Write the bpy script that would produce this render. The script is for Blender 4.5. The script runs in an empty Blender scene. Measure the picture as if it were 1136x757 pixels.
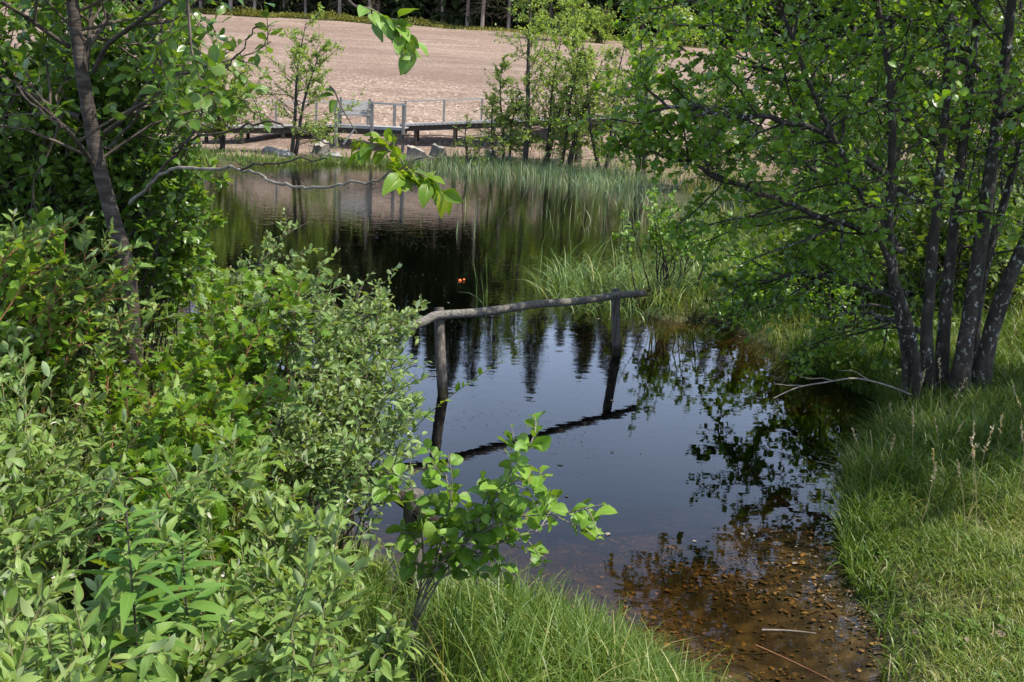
import bpy, math
import numpy as np
from mathutils import Vector, Matrix

S = bpy.context.scene
COL = S.collection
rng = np.random.default_rng(11)
R = math.radians

# ------------------------------------------------------------------ camera, sky, sun, exposure
CAM_H, PITCH, ROLL, FPX = 2.65, R(13.35), R(3.0), 1104.4
cam = bpy.data.cameras.new('camera')
cam.lens, cam.sensor_width = 35.0, 36.0
cam.clip_start, cam.clip_end = 0.05, 2000
camo = bpy.data.objects.new('camera', cam)
COL.objects.link(camo)
camo.location = (0, 0, CAM_H)
camo.rotation_euler = (Matrix.Rotation(R(90)-PITCH, 3, 'X') @ Matrix.Rotation(ROLL, 3, 'Z')).to_euler()
S.camera = camo

SUN_EL = 59.0
SUN_H = np.array([0.95, -0.18]); SUN_H = SUN_H / np.linalg.norm(SUN_H)     # horizontal direction towards the sun
W = bpy.data.worlds.new('World'); S.world = W; W.use_nodes = True
nt = W.node_tree
sky = nt.nodes.new('ShaderNodeTexSky')
sky.sky_type = 'NISHITA'; sky.sun_disc = False
sky.sun_elevation = R(SUN_EL)
sky.sun_rotation = math.atan2(SUN_H[0], SUN_H[1])
sky.dust_density = 1.6; sky.ozone_density = 1.0
# pale veil added over the blue, denser towards the horizon, brightening the pond's reflection
_tc = nt.nodes.new('ShaderNodeTexCoord'); _sx = nt.nodes.new('ShaderNodeSeparateXYZ'); nt.links.new(_tc.outputs['Generated'], _sx.inputs[0])
_mr = nt.nodes.new('ShaderNodeMapRange'); nt.links.new(_sx.outputs[2], _mr.inputs[0])
_mr.inputs[1].default_value = .12; _mr.inputs[2].default_value = .5; _mr.inputs[3].default_value = .95; _mr.inputs[4].default_value = .08
_nz = nt.nodes.new('ShaderNodeTexNoise'); _nz.inputs['Scale'].default_value = 2.5; _nz.inputs['Detail'].default_value = 5; nt.links.new(_tc.outputs['Generated'], _nz.inputs['Vector'])
_mu = nt.nodes.new('ShaderNodeMath'); _mu.operation = 'MULTIPLY'; nt.links.new(_mr.outputs[0], _mu.inputs[0])
_m2 = nt.nodes.new('ShaderNodeMapRange'); nt.links.new(_nz.outputs[0], _m2.inputs[0]); _m2.inputs[1].default_value = .3; _m2.inputs[2].default_value = .7; _m2.inputs[3].default_value = .7; _m2.inputs[4].default_value = 1.0
nt.links.new(_m2.outputs[0], _mu.inputs[1])
_mx = nt.nodes.new('ShaderNodeMix'); _mx.data_type = 'RGBA'; nt.links.new(_mu.outputs[0], _mx.inputs[0]); nt.links.new(sky.outputs[0], _mx.inputs[6]); _mx.inputs[7].default_value = (10.5, 13.0, 18.5, 1)
nt.links.new(_mx.outputs[2], nt.nodes['Background'].inputs[0])
nt.nodes['Background'].inputs[1].default_value = 0.11
sun = bpy.data.lights.new('sun', 'SUN'); sun.energy = 5.0; sun.angle = R(0.5); sun.color = (1, .94, .84)
suno = bpy.data.objects.new('sun', sun); COL.objects.link(suno)
sd = Vector((SUN_H[0]*math.cos(R(SUN_EL)), SUN_H[1]*math.cos(R(SUN_EL)), math.sin(R(SUN_EL))))
suno.rotation_euler = sd.to_track_quat('Z', 'Y').to_euler()
suno.location = (20, -10, 40)
S.view_settings.view_transform = 'Standard'; S.view_settings.look = 'None'
S.view_settings.exposure = 0.64; S.view_settings.gamma = 1
S.cycles.max_bounces = 7; S.cycles.diffuse_bounces = 3; S.cycles.glossy_bounces = 3
S.cycles.transmission_bounces = 4; S.cycles.transparent_max_bounces = 8
S.cycles.caustics_reflective = False; S.cycles.caustics_refractive = False

# ------------------------------------------------------------------ picture <-> place
def ray(px, py):
    a = (px - 568) / FPX; b = -(py - 378.5) / FPX
    dx, dy = a*math.cos(ROLL) - b*math.sin(ROLL), a*math.sin(ROLL) + b*math.cos(ROLL)
    c, s = math.cos(PITCH), math.sin(PITCH)
    return np.array([dx, c + dy*s, -s + dy*c])
def at_z(px, py, z=0.0):
    d = ray(px, py); return np.array([0, 0, CAM_H]) + d * ((z - CAM_H) / d[2])
def at_y(px, py, Y):
    d = ray(px, py); return np.array([0, 0, CAM_H]) + d * (Y / d[1])
def nrm(v):
    return v / np.maximum(np.linalg.norm(v, axis=-1, keepdims=True), 1e-9)
def sst(a, b, x):
    t = np.clip((x - a) / (b - a), 0, 1); return t*t*(3 - 2*t)
def catmull(P, m=6, closed=False):
    P = np.asarray(P, float); n = len(P); out = []
    rg = range(n) if closed else range(n-1)
    for i in rg:
        if closed: a, b, c, d = P[i-1], P[i], P[(i+1) % n], P[(i+2) % n]
        else: a, b, c, d = P[max(i-1, 0)], P[i], P[i+1], P[min(i+2, n-1)]
        for k in range(m):
            t = k / m
            out.append(.5*((2*b) + (c-a)*t + (2*a-5*b+4*c-d)*t*t + (3*b-a-3*c+d)*t**3))
    if not closed: out.append(P[-1])
    return np.array(out)

# ------------------------------------------------------------------ mesh accumulation
class Acc:
    def __init__(s): s.v, s.q, s.uv, s.t, s.n = [], [], [], [], 0
    def add(s, v, q, uv=None, tone=None):
        v = np.asarray(v, np.float32).reshape(-1, 3); q = np.asarray(q, np.int64).reshape(-1, 4)
        s.v.append(v); s.q.append(q + s.n); s.n += len(v)
        s.uv.append(np.zeros((len(v), 2), np.float32) if uv is None else np.asarray(uv, np.float32))
        s.t.append(np.full(len(v), .5, np.float32) if tone is None else np.asarray(tone, np.float32))
        return s
    def box(s, lo, hi, jig=0, M=None):
        lo, hi = np.array(lo, float), np.array(hi, float)
        v = np.array([[x, y, z] for x in (0, 1) for y in (0, 1) for z in (0, 1)], float)*(hi-lo) + lo
        if jig: v = v + rng.normal(0, jig, v.shape)
        s.add(v, [[0,1,3,2],[4,6,7,5],[0,4,5,1],[2,3,7,6],[0,2,6,4],[1,5,7,3]]); return s
    def beam(s, a, b, w, h, up=(0, 0, 1)):
        a, b = np.array(a, float), np.array(b, float); t = nrm(b-a); x = nrm(np.cross(t, up)); y = np.cross(x, t)
        v = [p + x*sx*w/2 + y*sy*h/2 for p in (a, b) for sx in (-1, 1) for sy in (-1, 1)]
        s.add(v, [[0,2,3,1],[4,5,7,6],[0,1,5,4],[2,6,7,3],[0,4,6,2],[1,3,7,5]]); return s
    def tubes(s, pts, rad, sides=5, cap=False, wob=0):
        pts = np.asarray(pts, float); rad = np.asarray(rad, float)
        if pts.ndim == 2: pts = pts[None]; rad = rad[None]
        B, n, _ = pts.shape
        T = np.empty_like(pts); T[:, 1:-1] = pts[:, 2:] - pts[:, :-2]; T[:, 0] = pts[:, 1]-pts[:, 0]; T[:, -1] = pts[:, -1]-pts[:, -2]
        T = nrm(T); mean = nrm(pts[:, -1]-pts[:, 0])
        ref = np.where(np.abs(mean[:, 2:3]) < .8, np.array([[0, 0, 1.]]), np.array([[1., .13, 0]]))[:, None]
        U = nrm(np.cross(T, ref)); V = np.cross(T, U)
        a = np.arange(sides) * 2*np.pi/sides
        rr = rad[..., None] * (1 + (rng.normal(0, wob, (B, n, sides)) if wob else 0))
        v = pts[:, :, None] + rr[..., None]*(np.cos(a)[None, None, :, None]*U[:, :, None] + np.sin(a)[None, None, :, None]*V[:, :, None])
        b, i, k = np.meshgrid(np.arange(B), np.arange(n-1), np.arange(sides), indexing='ij')
        o = b*n*sides; k2 = (k+1) % sides
        q = np.stack([o+i*sides+k, o+i*sides+k2, o+(i+1)*sides+k2, o+(i+1)*sides+k], -1).reshape(-1, 4)
        uv = np.stack(np.broadcast_arrays(a[None, None]/6.28, np.linspace(0, 1, n)[None, :, None] + np.zeros((B, n, sides))), -1).reshape(-1, 2)
        base = s.n
        s.add(v.reshape(-1, 3), q, uv, np.repeat(rng.random(B), n*sides))
        if cap:
            for bb in range(B):
                for e in (0, n-1):
                    c = pts[bb, e] + T[bb, e]*(rad[bb, e]*.12 if e else -rad[bb, e]*.12)
                    r0 = v[bb, e]; vv = np.vstack([r0, c[None]]); ks = np.arange(0, sides, 2)
                    qq = [[k, (k+1) % sides, (k+2) % sides, sides] for k in ks]
                    if not e: qq = [x[::-1] for x in qq]
                    s.add(vv, qq)
        return s
    def leaves(s, pos, axis, normal, size, tmpls, tone=None):
        L = len(pos); Y = nrm(axis); X = nrm(np.cross(Y, normal)); Z = np.cross(X, Y)
        tone = np.clip(rng.random(L) if tone is None else tone, 0, 1)
        pick = rng.integers(0, len(tmpls), L)
        for k, (tv, tq, tuv) in enumerate(tmpls):
            m = pick == k; c = int(m.sum())
            if not c: continue
            v = pos[m][:, None] + size[m][:, None, None]*(tv[None, :, 0:1]*X[m][:, None] + tv[None, :, 1:2]*Y[m][:, None] + tv[None, :, 2:3]*Z[m][:, None])
            q = (tq[None] + (np.arange(c)*len(tv))[:, None, None]).reshape(-1, 4)
            s.add(v.reshape(-1, 3), q, np.tile(tuv, (c, 1)), np.repeat(tone[m], len(tv)))
        return s
    def blades(s, pos, h, w, ang, bend, n=3, tone=None, twist=None):
        N = len(pos); lean = np.stack([np.cos(ang), np.sin(ang), np.zeros(N)], 1)
        ta = ang + np.pi/2 + (rng.normal(0, .7, N) if twist is None else twist)
        side = np.stack([np.cos(ta), np.sin(ta), np.zeros(N)], 1)
        V = []; UV = []
        for i in range(n+1):
            t = i/n
            th = bend*t**1.4
            c = pos + lean*(h*np.sin(np.clip(th*.75, 0, 1.7))*t)[:, None] + np.array([0, 0, 1.])*(h*t*np.cos(th*.62))[:, None]
            hw = (w*.5*(1-t**2.2)+.0006)[:, None]*side
            V += [c-hw, c+hw]; UV += [[0, t], [1, t]]
        V = np.stack(V, 1)
        q = np.array([[2*i, 2*i+1, 2*i+3, 2*i+2] for i in range(n)])
        q = (q[None] + (np.arange(N)*2*(n+1))[:, None, None]).reshape(-1, 4)
        tone = rng.random(N) if tone is None else np.clip(tone, 0, 1)
        s.add(V.reshape(-1, 3), q, np.tile(np.array(UV), (N, 1)), np.repeat(tone, 2*(n+1)))
        return s
    def build(s, name, mat, parent=None, smooth=True, origin=None):
        v = np.concatenate(s.v) if s.v else np.zeros((0, 3)); q = np.concatenate(s.q)
        off = np.zeros(3)
        if parent is not None: off = np.array(parent_world(parent))
        elif origin is not None: off = np.array(origin, float)
        me = bpy.data.meshes.new(name)
        me.vertices.add(len(v)); me.vertices.foreach_set('co', (v-off).astype(np.float32).ravel())
        me.loops.add(q.size); me.loops.foreach_set('vertex_index', q.astype(np.int32).ravel())
        me.polygons.add(len(q)); me.polygons.foreach_set('loop_start', (np.arange(len(q))*4).astype(np.int32))
        me.polygons.foreach_set('loop_total', np.full(len(q), 4, np.int32))
        me.polygons.foreach_set('use_smooth', np.full(len(q), smooth, bool))
        uv = np.concatenate(s.uv); l = me.uv_layers.new(name='UVMap')
        l.data.foreach_set('uv', uv[q.ravel()].astype(np.float32).ravel())
        at = me.attributes.new('tone', 'FLOAT', 'POINT'); at.data.foreach_set('value', np.concatenate(s.t).astype(np.float32))
        me.update(calc_edges=True); me.validate()
        me.materials.append(mat)
        o = bpy.data.objects.new(name, me); COL.objects.link(o)
        if parent is not None: o.parent = parent
        elif origin is not None: o.location = origin
        return o
def parent_world(p):
    l = np.array(p.location)
    return l + parent_world(p.parent) if p.parent else l
def tag(o, label, cat, group=None, kind=None):
    o['label'] = label; o['category'] = cat
    if group: o['group'] = group
    if kind: o['kind'] = kind
    return o
def thing(name, label, cat, loc, group=None):
    e = bpy.data.objects.new(name, None); e.empty_display_size = .2; COL.objects.link(e); e.location = [float(c) for c in loc]
    return tag(e, label, cat, group)
def dup(o, parent=None):
    c = o.copy(); COL.objects.link(c)
    if parent: c.parent = parent
    for ch in list(o.children): dup(ch, c)
    return c

# ------------------------------------------------------------------ materials
def newmat(name):
    m = bpy.data.materials.new(name); m.use_nodes = True
    n = m.node_tree; n.nodes.clear(); return m, n
def N(nt, t, **kw):
    n = nt.nodes.new(t)
    for k, v in kw.items(): setattr(n, k, v)
    return n
def ramp(nt, fac, stops):
    r = N(nt, 'ShaderNodeValToRGB'); e = r.color_ramp.elements
    while len(e) < len(stops): e.new(.5)
    for el, (p, c) in zip(e, stops): el.position = p; el.color = (*c, 1)
    nt.links.new(fac, r.inputs[0]); return r.outputs[0]
def math_(nt, op, a, b=None, clamp=False):
    m = N(nt, 'ShaderNodeMath', operation=op, use_clamp=clamp)
    for i, x in enumerate((a, b)):
        if x is None: continue
        if isinstance(x, (int, float)): m.inputs[i].default_value = x
        else: nt.links.new(x, m.inputs[i])
    return m.outputs[0]
def mixc(nt, f, a, b, blend='MIX'):
    m = N(nt, 'ShaderNodeMix', data_type='RGBA', blend_type=blend)
    for i, x in ((0, f), (6, a), (7, b)):
        if isinstance(x, (int, float)): m.inputs[i].default_value = x
        elif isinstance(x, tuple): m.inputs[i].default_value = (*x, 1)
        else: nt.links.new(x, m.inputs[i])
    return m.outputs[2]
def noise(nt, vec, scale, detail=3, rough=.55):
    n = N(nt, 'ShaderNodeTexNoise'); n.inputs['Scale'].default_value = scale
    n.inputs['Detail'].default_value = detail; n.inputs['Roughness'].default_value = rough
    nt.links.new(vec, n.inputs['Vector']); return n.outputs['Fac']
def objco(nt): return N(nt, 'ShaderNodeTexCoord').outputs['Object']
def scaled(nt, vec, sc):
    m = N(nt, 'ShaderNodeMapping'); m.inputs['Scale'].default_value = sc
    nt.links.new(vec, m.inputs[0]); return m.outputs[0]

def leaf_mat(name, dark, mid, light, under, rough=.42, trans=.35, vein=.25, spec=.4, tcol=None):
    m, n = newmat(name)
    t = N(n, 'ShaderNodeAttribute', attribute_name='tone').outputs['Fac']
    col = ramp(n, t, [(0, dark), (.5, mid), (1, light)])
    uv = N(n, 'ShaderNodeUVMap'); sp = N(n, 'ShaderNodeSeparateXYZ'); n.links.new(uv.outputs[0], sp.inputs[0])
    du = math_(n, 'ABSOLUTE', math_(n, 'SUBTRACT', sp.outputs[0], .5))
    rib = math_(n, 'SUBTRACT', 1.0, math_(n, 'MULTIPLY', du, 22.0), True)
    ph = math_(n, 'SUBTRACT', math_(n, 'MULTIPLY', sp.outputs[1], 60.0), math_(n, 'MULTIPLY', du, 46.0))
    sv = math_(n, 'POWER', math_(n, 'MAXIMUM', math_(n, 'SINE', ph), 0.0), 6.0)
    vv = math_(n, 'MAXIMUM', rib, math_(n, 'MULTIPLY', sv, .45))
    bl = noise(n, objco(n), 60, 2)
    col = mixc(n, math_(n, 'MULTIPLY', vv, vein), col, tuple(min(1, c*2.2+.03) for c in light))
    col = mixc(n, math_(n, 'MULTIPLY', bl, .35), col, dark)
    br_ = ramp(n, noise(n, objco(n), 34, 3, .6), [(.66, (0, 0, 0)), (.71, (.75, .75, .75))])
    ed_ = math_(n, 'MULTIPLY', math_(n, 'MULTIPLY', math_(n, 'SUBTRACT', math_(n, 'MULTIPLY', du, 2.0), .55, True), 1.6), ramp(n, noise(n, objco(n), 11, 2), [(.52, (0, 0, 0)), (.62, (1, 1, 1))]))
    col = mixc(n, math_(n, 'MAXIMUM', br_, ed_, True), col, (.17, .115, .035))
    geo = N(n, 'ShaderNodeNewGeometry')
    col2 = mixc(n, geo.outputs['Backfacing'], col, under)
    p = N(n, 'ShaderNodeBsdfPrincipled'); n.links.new(col2, p.inputs['Base Color'])
    p.inputs['Roughness'].default_value = rough; p.inputs['Specular IOR Level'].default_value = spec
    bm = N(n, 'ShaderNodeBump'); bm.inputs['Strength'].default_value = .3; bm.inputs['Distance'].default_value = .004
    n.links.new(vv, bm.inputs['Height']); n.links.new(bm.outputs[0], p.inputs['Normal'])
    tr = N(n, 'ShaderNodeBsdfTranslucent')
    n.links.new(mixc(n, 1.0, col, tcol or (1.7, 1.5, .55), 'MULTIPLY'), tr.inputs[0])
    mx = N(n, 'ShaderNodeMixShader'); mx.inputs[0].default_value = trans
    n.links.new(p.outputs[0], mx.inputs[1]); n.links.new(tr.outputs[0], mx.inputs[2])
    o = N(n, 'ShaderNodeOutputMaterial'); n.links.new(mx.outputs[0], o.inputs[0]); return m

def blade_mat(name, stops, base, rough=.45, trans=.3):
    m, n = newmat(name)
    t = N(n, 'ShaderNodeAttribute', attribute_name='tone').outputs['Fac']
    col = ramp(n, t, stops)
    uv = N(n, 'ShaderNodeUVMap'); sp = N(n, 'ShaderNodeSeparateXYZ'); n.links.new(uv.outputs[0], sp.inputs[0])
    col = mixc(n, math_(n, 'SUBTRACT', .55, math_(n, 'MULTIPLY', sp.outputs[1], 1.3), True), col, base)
    p = N(n, 'ShaderNodeBsdfPrincipled'); n.links.new(col, p.inputs['Base Color']); p.inputs['Roughness'].default_value = rough
    p.inputs['Specular IOR Level'].default_value = .35
    tr = N(n, 'ShaderNodeBsdfTranslucent'); n.links.new(mixc(n, 1.0, col, (1.5, 1.4, .6), 'MULTIPLY'), tr.inputs[0])
    mx = N(n, 'ShaderNodeMixShader'); mx.inputs[0].default_value = trans
    n.links.new(p.outputs[0], mx.inputs[1]); n.links.new(tr.outputs[0], mx.inputs[2])
    o = N(n, 'ShaderNodeOutputMaterial'); n.links.new(mx.outputs[0], o.inputs[0]); return m

def rough_mat(name, stops, scale=8, stretch=(1, 1, 1), bump=.5, rough=.85, detail=5, spot=None, spot_scale=20, spot_lo=.6, dist=.02, spec=.25):
    m, n = newmat(name); co = objco(n); v = scaled(n, co, stretch)
    f = noise(n, v, scale, detail)
    col = ramp(n, f, stops)
    if spot:
        sf = ramp(n, noise(n, scaled(n, co, tuple(.6*s+.4 for s in stretch)), spot_scale, 3, .6), [(spot_lo, (0, 0, 0)), (spot_lo+.05, (1, 1, 1))])
        big = ramp(n, noise(n, co, spot_scale*.13, 2), [(.42, (0, 0, 0)), (.6, (1, 1, 1))])
        col = mixc(n, mixc(n, 1.0, sf, big, 'MULTIPLY'), col, spot)
    p = N(n, 'ShaderNodeBsdfPrincipled'); n.links.new(col, p.inputs['Base Color']); p.inputs['Roughness'].default_value = rough
    p.inputs['Specular IOR Level'].default_value = spec
    b = N(n, 'ShaderNodeBump'); b.inputs['Strength'].default_value = bump; b.inputs['Distance'].default_value = dist
    n.links.new(noise(n, v, scale*3, 6, .65), b.inputs['Height']); n.links.new(b.outputs[0], p.inputs['Normal'])
    o = N(n, 'ShaderNodeOutputMaterial'); n.links.new(p.outputs[0], o.inputs[0]); return m

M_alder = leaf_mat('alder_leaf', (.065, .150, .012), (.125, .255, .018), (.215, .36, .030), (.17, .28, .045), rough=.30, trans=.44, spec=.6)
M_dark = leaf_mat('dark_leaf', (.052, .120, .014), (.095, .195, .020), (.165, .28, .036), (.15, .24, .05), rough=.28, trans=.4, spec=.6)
M_willow = leaf_mat('willow_leaf', (.095, .18, .035), (.17, .275, .058), (.27, .365, .095), (.31, .40, .19), rough=.42, trans=.34, vein=.3)
M_sallow = leaf_mat('sallow_leaf', (.10, .185, .05), (.18, .28, .08), (.28, .375, .125), (.33, .41, .22), rough=.4, trans=.34, vein=.2)
M_pale = leaf_mat('pale_shoot', (.42, .42, .30), (.60, .58, .46), (.75, .72, .62), (.7, .68, .58), rough=.7, trans=.25, vein=.1)
M_lobed = leaf_mat('lobed_leaf', (0.062, 0.152, 0.010), (0.116, 0.235, 0.015), (0.233, 0.323, 0.025), (0.155, 0.248, 0.033), rough=.42, trans=.38, vein=.3)
M_cherry = leaf_mat('cherry_leaf', (0.078, 0.165, 0.012), (0.139, 0.262, 0.017), (0.327, 0.358, 0.025), (0.186, 0.275, 0.042), rough=.4, trans=.45)
M_seedling = leaf_mat('seedling_leaf', (0.070, 0.158, 0.014), (0.116, 0.241, 0.019), (0.186, 0.317, 0.029), (0.155, 0.248, 0.042), rough=.45, trans=.3, vein=.5, spec=.5)
M_herb = leaf_mat('herb_leaf', (0.070, 0.165, 0.025), (0.109, 0.227, 0.033), (0.155, 0.275, 0.050), (0.139, 0.235, 0.050), rough=.5, trans=.35)
M_far = leaf_mat('far_leaf', (.15, .24, .05), (.22, .33, .075), (.32, .42, .12), (.24, .35, .11), rough=.45, trans=.48, vein=0)
M_needle = leaf_mat('spruce_needles', (.018, .034, .010), (.032, .052, .016), (.060, .078, .024), (.036, .052, .018), rough=.7, trans=.10, vein=0, spec=.15)
M_bark = rough_mat('alder_bark', [(.25, (.022, .018, .014)), (.55, (.055, .045, .035)), (.8, (.115, .10, .08))], 14, (1, 1, .5), .8, .85, 5, (.40, .40, .36), 26, .575)
M_bark2 = rough_mat('smooth_bark', [(.25, (.028, .021, .016)), (.55, (.065, .050, .040)), (.8, (.15, .125, .105))], 9, (1, 1, 5), .5, .7)
M_twig = rough_mat('twig_bark', [(.3, (.05, .038, .028)), (.7, (.14, .11, .085))], 20, (1, 1, 1), .3)
M_greytwig = rough_mat('grey_twig', [(.3, (.12, .10, .08)), (.7, (.28, .25, .21))], 20, (1, 1, 1), .3)
M_redtwig = rough_mat('red_twig', [(.3, (.13, .05, .025)), (.7, (.22, .11, .05))], 20, (1, 1, 1), .2, .6)
M_greentwig = rough_mat('green_twig', [(.3, (.10, .11, .04)), (.7, (.18, .17, .08))], 20, (1, 1, 1), .2, .6)
M_fartwig = rough_mat('far_bark', [(.3, (.03, .026, .02)), (.7, (.08, .07, .055))], 6, (1, 1, 1), .3)
M_spruce = rough_mat('spruce_bark', [(.3, (.17, .125, .095)), (.7, (.40, .32, .25))], 3, (1, 1, .3), .5)
M_deadtwig = rough_mat('dead_twigs', [(.3, (.13, .10, .07)), (.7, (.26, .20, .14))], 3)

def wood_mat(name, a, b, c, along, wet=False):
    m, n = newmat(name); co = objco(n)
    st = [22, 22, 22]; st[along] = 1.0
    f = noise(n, scaled(n, co, tuple(st)), 2.6, 6, .65)
    col = ramp(n, f, [(.28, a), (.5, b), (.72, c)])
    big = noise(n, co, 3.5, 4)
    col = mixc(n, math_(n, 'MULTIPLY', big, .5), col, a)
    crack = ramp(n, noise(n, scaled(n, co, tuple(x*1.8 if x > 1 else .6 for x in st)), 2.3, 3, .5), [(.33, (0, 0, 0)), (.38, (1, 1, 1))])
    col = mixc(n, crack, tuple(x*.35 for x in a), col)
    if wet:
        sz = N(n, 'ShaderNodeSeparateXYZ'); n.links.new(co, sz.inputs[0])
        lv = math_(n, 'SUBTRACT', sz.outputs[2], math_(n, 'MULTIPLY', big, .16))
        col = mixc(n, ramp(n, math_(n, 'ADD', lv, .5), [(.50, (1, 1, 1)), (.56, (0, 0, 0))]), col, (.035, .03, .018))
    p = N(n, 'ShaderNodeBsdfPrincipled'); n.links.new(col, p.inputs['Base Color']); p.inputs['Roughness'].default_value = .85
    p.inputs['Specular IOR Level'].default_value = .2
    b_ = N(n, 'ShaderNodeBump'); b_.inputs['Strength'].default_value = .7; b_.inputs['Distance'].default_value = .006
    n.links.new(mixc(n, .6, f, crack), b_.inputs['Height']); n.links.new(b_.outputs[0], p.inputs['Normal'])
    o = N(n, 'ShaderNodeOutputMaterial'); n.links.new(p.outputs[0], o.inputs[0]); return m
M_post = wood_mat('weathered_post', (.042, .036, .03), (.13, .115, .096), (.26, .24, .21), 2, True)
M_rail = wood_mat('weathered_rail', (.05, .044, .037), (.165, .15, .13), (.33, .31, .28), 0)
M_darkrail = wood_mat('dark_rail', (.014, .011, .008), (.035, .027, .02), (.07, .055, .042), 0)
M_plank = wood_mat('grey_planks', (.20, .198, .19), (.38, .378, .37), (.56, .555, .545), 0)
M_fpost = wood_mat('grey_rail_posts', (.12, .115, .105), (.24, .23, .215), (.38, .37, .35), 2)
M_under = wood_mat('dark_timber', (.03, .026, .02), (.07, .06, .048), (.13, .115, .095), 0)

# ------------------------------------------------------------------ the lie of the land
shore_px = [(370, 600), (430, 645), (500, 672), (570, 688), (650, 712), (735, 752), (800, 800), (865, 840), (940, 845), (985, 790),
            (992, 730), (978, 688), (950, 640), (942, 590), (952, 545), (972, 505), (995, 470), (975, 445), (915, 418), (872, 396), (835, 374),
            (800, 358), (770, 354), (742, 356), (716, 345), (722, 332), (760, 318), (785, 296), (775, 262), (750, 232), (715, 212),
            (670, 200), (600, 191), (500, 186), (420, 184), (340, 182), (290, 184), (232, 184)]
pond = [tuple(at_z(px, py, 0)[:2]) for px, py in shore_px]
pond += [(-14.2, 40), (-11.5, 30), (-7.4, 20), (-4.6, 13), (-2.9, 9.3), (-2.1, 7.3), (-1.6, 6.3)]
POND = catmull(pond, 5, True)
def sdf(x, y):
    x = np.asarray(x, float); y = np.asarray(y, float); P = POND; best = np.full(x.shape, 1e9); ins = np.zeros(x.shape, bool)
    for i in range(len(P)):
        a, b = P[i-1], P[i]; e = b-a; L = e@e + 1e-12
        t = np.clip(((x-a[0])*e[0] + (y-a[1])*e[1])/L, 0, 1)
        best = np.minimum(best, (x-a[0]-t*e[0])**2 + (y-a[1]-t*e[1])**2)
        c = (a[1] > y) != (b[1] > y)
        with np.errstate(divide='ignore', invalid='ignore'):
            ins ^= c & (x < (b[0]-a[0])*(y-a[1])/(b[1]-a[1]+1e-12) + a[0])
    d = np.sqrt(best); return np.where(ins, -d, d)
def wob(x, y, f, s=0):
    return (np.sin(x*f+1.3+s)*np.cos(y*f*1.13+.7-s) + .5*np.sin(x*f*2.3+y*f*1.7+s) + .25*np.sin(-x*f*4.1+y*f*4.7+s*2))/1.75
def field_top(x): return 120 + 3*np.sin(x*.07) - .12*np.clip(x, 0, 60)
def height(x, y, d=None):
    x = np.asarray(x, float); y = np.asarray(y, float)
    if d is None: d = sdf(x, y)
    shal = sst(8.2, 6.2, y)*sst(-1.2, .2, x)
    bed = -(.95-.42*shal)*(1-np.exp(np.minimum(d, 0)/(1.5+.6*shal))) + .02*wob(x, y, 3.1)*np.minimum(1, np.abs(d)*2)
    side = sst(1.0, 2.0, x)
    near = .03 + np.where(d > 0, (1.05 - .35*side)*(1-np.exp(-np.maximum(d, 0)*.42)), 0) + (.05*wob(x, y, 1.7) + .03*wob(x, y, 4.3, 2))*np.clip(d, 0, 1)
    near = near + .03*np.maximum(y-14, 0)*sst(8, 30, np.abs(x))
    hill = 9.4*(1 - .003*np.maximum(x+13, 0))
    t = np.interp(y, [46.5, 50, 60, 80, 120, 160, 500], [0, .07, .24, .49, 1, 1.18, 2.6])
    far = np.interp(d, [0, 1, 4, 6.5, 9.5], [.05, .2, .45, .95, 1.65]) + np.maximum(hill, 2.5)*t + .06*wob(x, y, .9)*sst(40, 46, y) + .12*wob(x, y, .23)
    w = sst(28, 38, y)
    z = np.minimum(near*(1-w) + far*w, .03 + .42*np.maximum(d, 0))
    return np.where(d < 0, bed, np.maximum(z, .02*np.clip(d*4, 0, 1)))

def axis(segs):
    out = [segs[0][0]]
    for a, b, s in segs:
        n = max(1, int(round((b-a)/s))); out += list(np.linspace(a, b, n+1)[1:])
    return np.array(out)
gx = axis([(-420, -120, 30), (-120, -40, 4), (-40, -12, 1), (-12, -5, .35), (-5, 6, .11), (6, 14, .4), (14, 45, 1), (45, 120, 4), (120, 420, 30)])
gy = axis([(-60, -8, 6), (-8, -1, .5), (-1, 15, .11), (15, 36, .5), (36, 50, .25), (50, 112, 1), (112, 127, .4), (127, 175, 4), (175, 700, 50)])
GX, GY = np.meshgrid(gx, gy, indexing='ij')
GD = sdf(GX.ravel(), GY.ravel()).reshape(GX.shape)
GZ = height(GX, GY, GD)
vid = np.arange(GX.size).reshape(GX.shape)
Q = np.stack([vid[:-1, :-1], vid[1:, :-1], vid[1:, 1:], vid[:-1, 1:]], -1).reshape(-1, 4)
V = np.stack([GX, GY, GZ], -1).reshape(-1, 3)
qc = V[Q].mean(1); qd = GD.ravel()[Q].mean(1)
is_bed = qd < -.05
is_field = (~is_bed) & (qd > 1.0 + .4*wob(qc[:, 0], qc[:, 1], .8)) & (qc[:, 1] > 35) & (qc[:, 1] < field_top(qc[:, 0])) & (np.abs(qc[:, 0]+2) < 75)
is_forest = (qc[:, 1] >= field_top(qc[:, 0]))
def sheet(name, mask, mat):
    q = Q[mask]; u, inv = np.unique(q, return_inverse=True)
    o = Acc().add(V[u], inv.reshape(-1, 4)).build(name, mat); o['kind'] = 'structure'; return o
M_ground = rough_mat('turf_soil', [(.3, (.022, .024, .010)), (.5, (.045, .05, .018)), (.72, (.085, .08, .035))], 3.0, (1, 1, 1), .8, .95, 6)
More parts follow.
